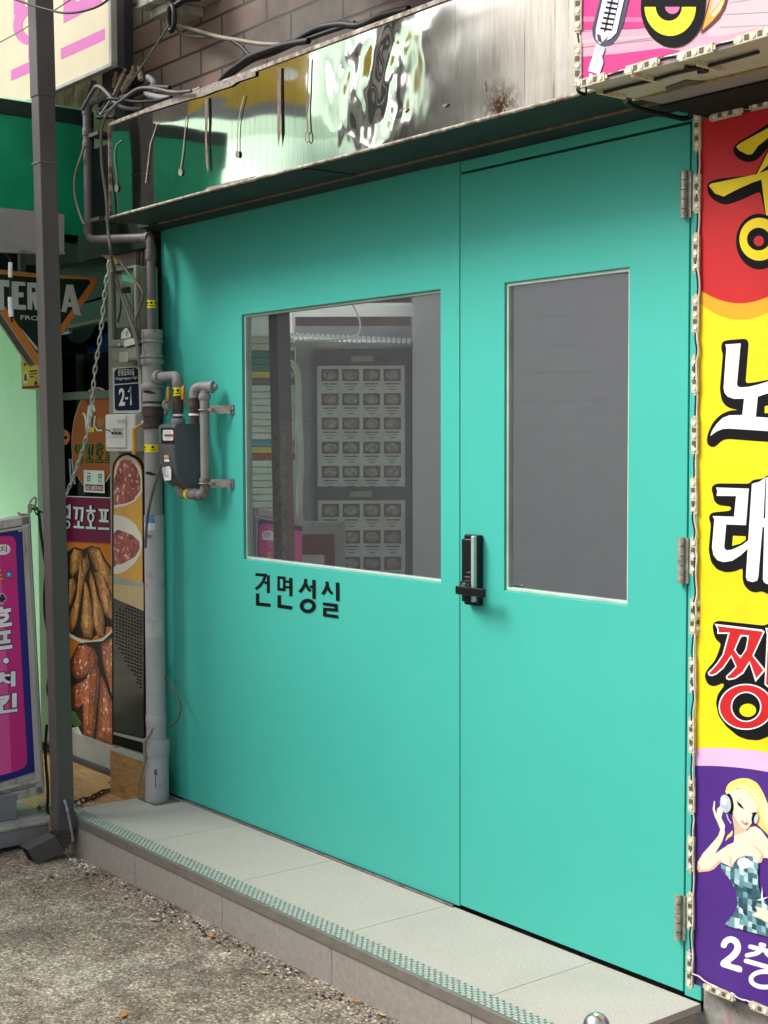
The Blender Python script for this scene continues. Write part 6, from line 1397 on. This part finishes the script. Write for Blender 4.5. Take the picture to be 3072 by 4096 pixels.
cable('sign_cable', [hit(*PX((0, 2050, .4069))(a, b), Vector((-1.955, -.47, 0))-Vector((.906, -.423, 0))*.02, Vector((.906, -.423, 0)))+Vector((.03, .02, 0)) for a, b in ((300, -20), (322, 200), (350, 400), (372, 560), (358, 780), (362, 1000), (395, 1200), (415, 1420), (400, 1620), (390, 1750), (425, 1900), (440, 2100))], .006, RUBBER, 'black cable hanging down beside the frame of the standing sign')
cable('sign_cable', [at(*PX((0, 2950, .25316))(a, b), 1, -.42) for a, b in ((740, -200), (725, 0), (715, 200), (725, 420), (745, 640), (755, 900), (750, 1150), (800, 1210), (880, 1260))], .006, RUBBER, 'black cable dropping from the standing sign to its base behind the downpipe')
def wall_box():
    t = thing('junction_box', 'white wall box with cable glands on the bricks at the top of the picture', 'electric box', (-1.6, -.05, 3.0))
    f = cA; g = lambda a, b, y=-.12: at(*f(a, b), 1, y)
    a = g(985, 55); b = g(1095, 110); x0, x1 = a.x, b.x+.02
    bw = pm('box_white_dirty', (.42, .43, .38), .5, 0, .2, 9, dirt=(.10, .09, .07), dirt_s=14)
    m = MB(); m.box((x0, -.13, g(1000, 118).z), (x1, .018, g(1000, 60).z)); m.build('lower_case', bw, t, .004)
    m = MB(); m.box((x0-.03, -.17, g(1000, 56).z), (x1+.12, .018, g(1000, 56).z+.30)); m.build('upper_case', bw, t, .004)
    m = MB(); c = g(1120, 120, -.16); m.tube([c+Vector((.022*math.cos(i*math.pi/8), -.006, .045*math.sin(i*math.pi/8))) for i in range(16)], .010, 8, closed=True); m.tube([c+Vector((0, 0, .04)), c+Vector((.05, .02, .06)), c+Vector((.12, .04, .05))], .011, 8)
    m.build('hose_loop', RUBBER, t); m = MB(); m.tube([g(905, -20), g(925, 10), g(905, 45), g(890, 25)], .008, 8); m.build('hose_loop', RUBBER, t)
wall_box()
def terminal():
    t = thing('cable_terminal', 'rusty dark cable terminal block with stubby insulators above the side pipe', 'electric box', (-1.95, -.1, 2.8))
    g = lambda a, b, y=-.16: at(*cA(a, b), 1, y); dk = pm('terminal_brown', (.035, .022, .020), .5, 0, .4, 40)
    m = MB(); q = [g(*c, -.10) for c in ((770, 445), (800, 430), (850, 455), (905, 460), (940, 500), (930, 545), (830, 600), (740, 620), (735, 500))]; m.prism(q, Vector((0, -.05, 0))); m.build('block', dk, t, .008)
    for (a, b), (c, d), r in (((800, 480), (752, 610), .014), ((852, 490), (800, 590), .016), ((860, 460), (850, 520), .012), ((905, 462), (915, 520), .012), ((750, 500), (745, 570), .014)):
        p, e = g(a, b, -.17), g(c, d, -.17); m = MB(); n = 6; m.tube([p.lerp(e, i/n) for i in range(n+1)], [r*(1 if i % 2 else .72) for i in range(n+1)], 10); m.tube([p, p+(p-e).normalized()*.02], r*.6, 8); m.build('insulator', pm('insulator_glaze', (.26, .21, .15), .35, 0, .4, 40), t)
    m = MB()
    for k in range(5):
        q = [g(760+40*k+random.uniform(-30, 30), 600+random.uniform(-30, 30)), g(700+random.uniform(-40, 60), 660+random.uniform(-20, 30)), g(640+random.uniform(-30, 50), 735+random.uniform(-20, 20)), g(620+random.uniform(-60, 120), 760)]
        m.tube(catmull(q, 6), random.choice((.005, .007, .009)), 7)
    m.build('cable_tangle', RUBBER, t)
    m = MB(); m.tube(catmull([g(530, 700), g(560, 640), g(590, 560), g(605, 528)], 5), .006, 8); m.tube([g(605, 535), g(608, 520)], .013, 10); m.build('antenna_lead', GREYC, t)
    m = MB(); m.tube(catmull([g(960, 500), g(1000, 545), g(950, 600), g(1000, 625), g(1090, 640), g(1110, 635)], 6), .012, 8); m.build('conduit', PIPEG, t)
terminal()
def hanging_rope():
    m = MB(); X = -2.05
    f = lambda a, b: at(a*.2773, 1050+b*.2773, 0, X)
    m.tube(catmull([f(60, -140), f(140, -60), f(155, 0)], 5), .004, 8); m.tube([f(152, 0), f(148, 120), f(150, 215)], .0085, 10, 1); m.tube([f(150, 215), f(152, 500)], .005, 8); m.tube([f(148, 500), f(152, 640), f(165, 780)], .010, 10, 1); m.tube([f(165, 780), f(175, 860)], .005, 8)
    tag(m.build('lamp_string', [RUBBER, pm('white_tube_lamp', (.80, .80, .80), .4)]), 'white tube lamps on a black cord hanging before the beer sign', 'lamp')
hanging_rope()
def wood_scrap():
    m = MB(); q = [at(*PX((250, 1020, .1717))(*c), 1, -.12) for c in ((900, 0), (1130, 0), (1260, 120), (1280, 190), (1230, 230), (1000, 80))]; m.prism(q, Vector((0, .02, 0)))
    m2 = MB(); tag(m.build('wood_scrap', pm('yellow_wood', (.24, .17, .07), .7, 0, .3, 12)), 'splintered piece of yellow wood above the electricity meter', 'wood scrap')
wood_scrap()

# ================================================================ the far side of the alley, seen only in the glass and the steel
ON = Vector((.788, .616, 0)).normalized(); O0 = Vector((-3.86, -2.4, 0)); OT = Vector((ON.y, -ON.x, 0))
def O(s, z, off=0): return O0+OT*s+ON*off+Vector((0, 0, z))
def oslab(m, s0, s1, z0, z1, o0, o1, mi=0): m.obox(O(s0, z0, o0), OT*(s1-s0), ON*(o1-o0), Vector((0, 0, z1-z0)), mi)
YS0, YS1, YZ0, YZ1 = -.62, .215, 3.69, 4.25
def far_side():
    t = thing('opposite_building', 'dark grey boarded building across the alley, reflected in the window panes', 'building', O(.5, -.14))
    dk = pm('opposite_grey', (.33, .33, .35), .7, 0, .12, 5); bd = pm('opposite_boards', (.66, .66, .71), .7, 0, .025, 6)
    m = MB(); oslab(m, -.31, .405, -.14, 2.0, -.2, 0); oslab(m, -.9, 4.5, 2.0, 2.12, -.25, -.2); oslab(m, 1.9, 4.5, -.14, 2.0, -.2, 0);  m.build('wall', dk, t)
    m = MB()
    for k in range(30):
        z = -.14+.085*k; m.obox(O(.405, z, 0), OT*1.6, ON*(.05+.0015*(k % 2)), Vector((0, 0, .083)))
        m.obox(O(.405, z+.083, 0), OT*1.6, ON*.0492, Vector((0, 0, .002)))
    m.build('boarding', bd, t)
    m = MB(); oslab(m, .4, 2.0, -.14, 2.6, -.2, .0); m.build('pier', dk, t)
    up = pm('upper_render', (.46, .43, .38), .7, 0, .2, 3, dirt=(.22, .20, .17), dirt_s=4); tr = pm('upper_trim', (.10, .095, .09), .6); lt = pm('upper_white', (.80, .79, .75), .5)
    m = MB(); oslab(m, .66, 4.5, 2.6, 4.1, -.3, -.2); m.build('upper_wall', up, t)
    m = MB(); oslab(m, .66, 4.5, 2.62, 2.72, -.2, -.1); oslab(m, .66, 4.5, 3.98, 4.1, -.2, -.12)
    for k in range(5): oslab(m, .80+.62*k, 1.15+.62*k, 3.0, 3.7, -.2, -.17)
    m.build('upper_window', tr, t)
    m = MB()
    for k in range(5): oslab(m, .76+.62*k, 1.19+.62*k, 2.93, 2.99, -.2, -.12); oslab(m, .76+.62*k, 1.19+.62*k, 3.71, 3.77, -.2, -.14); oslab(m, .96+.62*k, .99+.62*k, 3.0, 3.7, -.168, -.15)
    m.build('upper_frame', lt, t)
    # striped roller shutter
    cols = [pm('shutter_white', (.78, .79, .78), .5), pm('shutter_teal', (.04, .25, .20), .5), pm('shutter_yellow', (.75, .58, .12), .5), pm('shutter_blue', (.10, .32, .58), .5), pm('shutter_red', (.40, .10, .08), .5), pm('shutter_brown', (.25, .16, .12), .5)]
    m = MB()
    for k in range(52):
        z = -.10+.042*k; mi = 0
        if 1.81 < z < 1.95: mi = 1
        elif 1.775 < z <= 1.81: mi = 2
        elif 1.73 < z <= 1.775: mi = 5
        elif 1.345 < z < 1.40: mi = 3
        elif 1.30 < z <= 1.345: mi = 2
        elif 1.25 < z <= 1.30: mi = 4
        oslab(m, -1.1, -.32, z, z+.037, -.03, 0, mi)
    oslab(m, -1.1, -.32, -.14, 2.2, -.06, -.032, 0)
    m.build('roller_shutter', cols, t)
    m = MB(); oslab(m, -1.1, -.33, 2.03, 2.23, -.02, .25); m.build('shutter_hood', pm('hood_white', (.80, .80, .78), .5), t)
    m = MB(); m.sheet(O(-.31, 2.14, .26), OT*.72, Vector((0, 0, .065))); m.sheet(O(-.31, 2.25, -.05), OT*.72, ON*.31-Vector((0, 0, .045))); m.build('awning_edge', vinyl('white_awning', (.96, .96, .94), .85), t)
    m = MB()
    for k in range(26):
        c = O(-.37+.03*k, 2.035-.0015*k, .10); m.tube([c-ON*.1, c+ON*.22], .012, 8)
    m.build('corrugated_roof', vinyl('corrugated_pvc', (.95, .95, .94), .8), t)
    m = MB(); oslab(m, -.38, .41, 1.97, 1.995, .1, .15); m.build('gutter', pm('gutter_grey', (.35, .36, .37), .4), t)
    m = MB(); m.tube(catmull([O(-.42, 1.9, .06), O(-.33, 1.87, .06), O(-.295, 1.8, .06), O(-.29, 1.6, .06), O(-.28, 1.3, .06), O(-.29, .9, .06), O(-.28, -.1, .06)], 6), .02, 10); m.build('drain_hose', pm('hose_white', (.62, .63, .62), .4), t)
    m = MB(); m.tube(catmull([O(-.02, 2.25, .3), O(.05, 2.2, .3), O(.09, 2.1, .3), O(.07, 2.03, .3), O(-.05, 2.0, .3), O(-.25, 2.0, .28)], 6), .006, 8); m.build('white_cord', pm('cord_white', (.8, .8, .78), .5), t)
    b = thing('menu_board', 'tall dark menu board with rows of dish pictures, reflected in the large window', 'menu board', O(.08, .3))
    m = MB(); oslab(m, -.20, .385, .15, 1.965, 0, .03); m.build('backing', pm('menu_dark', (.11, .11, .12), .5), b)
    pan = pm('menu_panel', (.60, .60, .58), .4); ph = pm('menu_photo', (.12, .10, .095), .5, 0, .4, 14); dish = speckle('menu_dish', (.34, .27, .22), (.16, .10, .08), (.6, .55, .5), 30, 60, .6); ink = pm('menu_ink', (.16, .15, .15), .5)
    for z0, z1, rows in ((1.12, 1.86, 5), (.38, 1.035, 4)):
        m = MB(); oslab(m, -.178, .358, z0, z1, .03, .034); bz = m.build('dish_panel', pan, b, .006)
        m = MB(); hr = (z1-z0)/rows
        for r in range(rows):
            for c in range(4):
                s = -.152+.127*c; z = z1-.02-hr*r; oslab(m, s, s+.105, z-hr*.50, z, .0342, .0346)
                pts = [O(s+.052+.042*math.cos(a), z-hr*.25+hr*.19*math.sin(a), .0352) for a in [i*math.pi/8 for i in range(16)]]; m.add(pts, [list(range(16))], 1)
                oslab(m, s+.01, s+.095, z-hr*.64, z-hr*.58, .0342, .0346, 2); oslab(m, s+.02, s+.08, z-hr*.74, z-hr*.71, .0342, .0346, 2); oslab(m, s+.035, s+.07, z-hr*.86, z-hr*.82, .0342, .0346, 2)
        m.build('dish_grid', [ph, dish, ink], bz)
    m = MB(); oslab(m, .03, .165, 1.885, 1.92, .03, .033); oslab(m, .02, .155, 1.055, 1.09, .03, .033); m.build('heading_plate', pm('heading_plate', (.34, .32, .26), .5), b)
    # upper storey pieces that show in the steel
    u = thing('yellow_signboard', 'mustard yellow shop signboard across the alley, mirrored in the steel fascia', 'sign', O(0, 3.1))
    YO = -1.6; m = MB(); oslab(m, YS0, YS1, YZ0, YZ1, YO-.02, YO+.08); m.build('board', pm('sign_mustard', (.60, .40, .05), .5, 0, .1), u)
    m = MB(); m.tube([O(YS0+(YS1-YS0)*.82, YZ0+(YZ1-YZ0)*.45, YO+.08), O(YS0+(YS1-YS0)*.82, YZ0+(YZ1-YZ0)*.45, YO+.11)], .07, 20); m.build('lamp_disc', pm('disc_white', (.8, .8, .8), .5), u)
    m = MB(); oslab(m, YS0-.12, YS1+.06, YZ0-.16, YZ0-.02, YO-.05, YO+.2); oslab(m, YS0+.1, YS0+.2, -.1, YZ0, YO-.2, YO-.1); m.build('sill', pm('sill_dark_grey', (.20, .21, .22), .5), u)
    c = thing('translucent_canopy', 'pale green translucent canopy across the alley, mirrored in the steel fascia', 'canopy', O(0, 2.8))
    m = MB(); m.sheet(O(-.80, 2.60, .05), OT*1.36, ON*.95+Vector((0, 0, .36))); m.sheet(O(.34, 3.0, .05), OT*.24, ON*.3+Vector((0, 0, .9))); m.build('front_sheet', vinyl('canopy_vinyl', (.56, .76, .60), .9, .05), c)
    m = MB(); m.sheet(O(-.80, 2.96, 1.001), OT*1.36, Vector((0, 0, .10))); m.build('under_sheet', vinyl('canopy_vinyl_2', (.62, .85, .66), .7, .05), c)
far_side()
def second_far():
    t = thing('red_light_box', 'dark red standing light box across the alley, reflected low in the large window', 'sign', O(-.2, -.1))
    m = MB(); oslab(m, -.55, .0, -.13, .93, .35, .5); m.build('cabinet', pm('cabinet_grey', (.35, .34, .33), .5), t, .004)
    m = MB(); oslab(m, -.53, -.06, .1, .86, .5, .504); m.build('face', pm('face_maroon', (.16, .03, .035), .4), t)
    m = MB(); oslab(m, -.5, -.12, .66, .74, .504, .507); m.build('name_strip', pm('strip_pale', (.5, .45, .45), .4), t, .002)
second_far()
def alley_end():
    t = thing('sky_block_building', 'unseen grey brown building added beyond the restaurant to block low sky', 'building', (-15, -3, -.14))
    m = MB(); m.box((-17, -14, -.14), (-14, 9, 6.5)); m.build('wall', pm('distant_wall', (.17, .155, .14), .8, 0, .2, 1.5), t)  # unseen block, added to keep bright low sky out of the reflections
    m = MB()
    for k in range(7):
        for j in range(2): m.box((-14.0, -12.5+2.9*k, 1.2+2.6*j), (-13.96, -11.2+2.9*k, 2.6+2.6*j))
    m.build('window', pm('distant_window', (.03, .035, .04), .1), t)
alley_end()
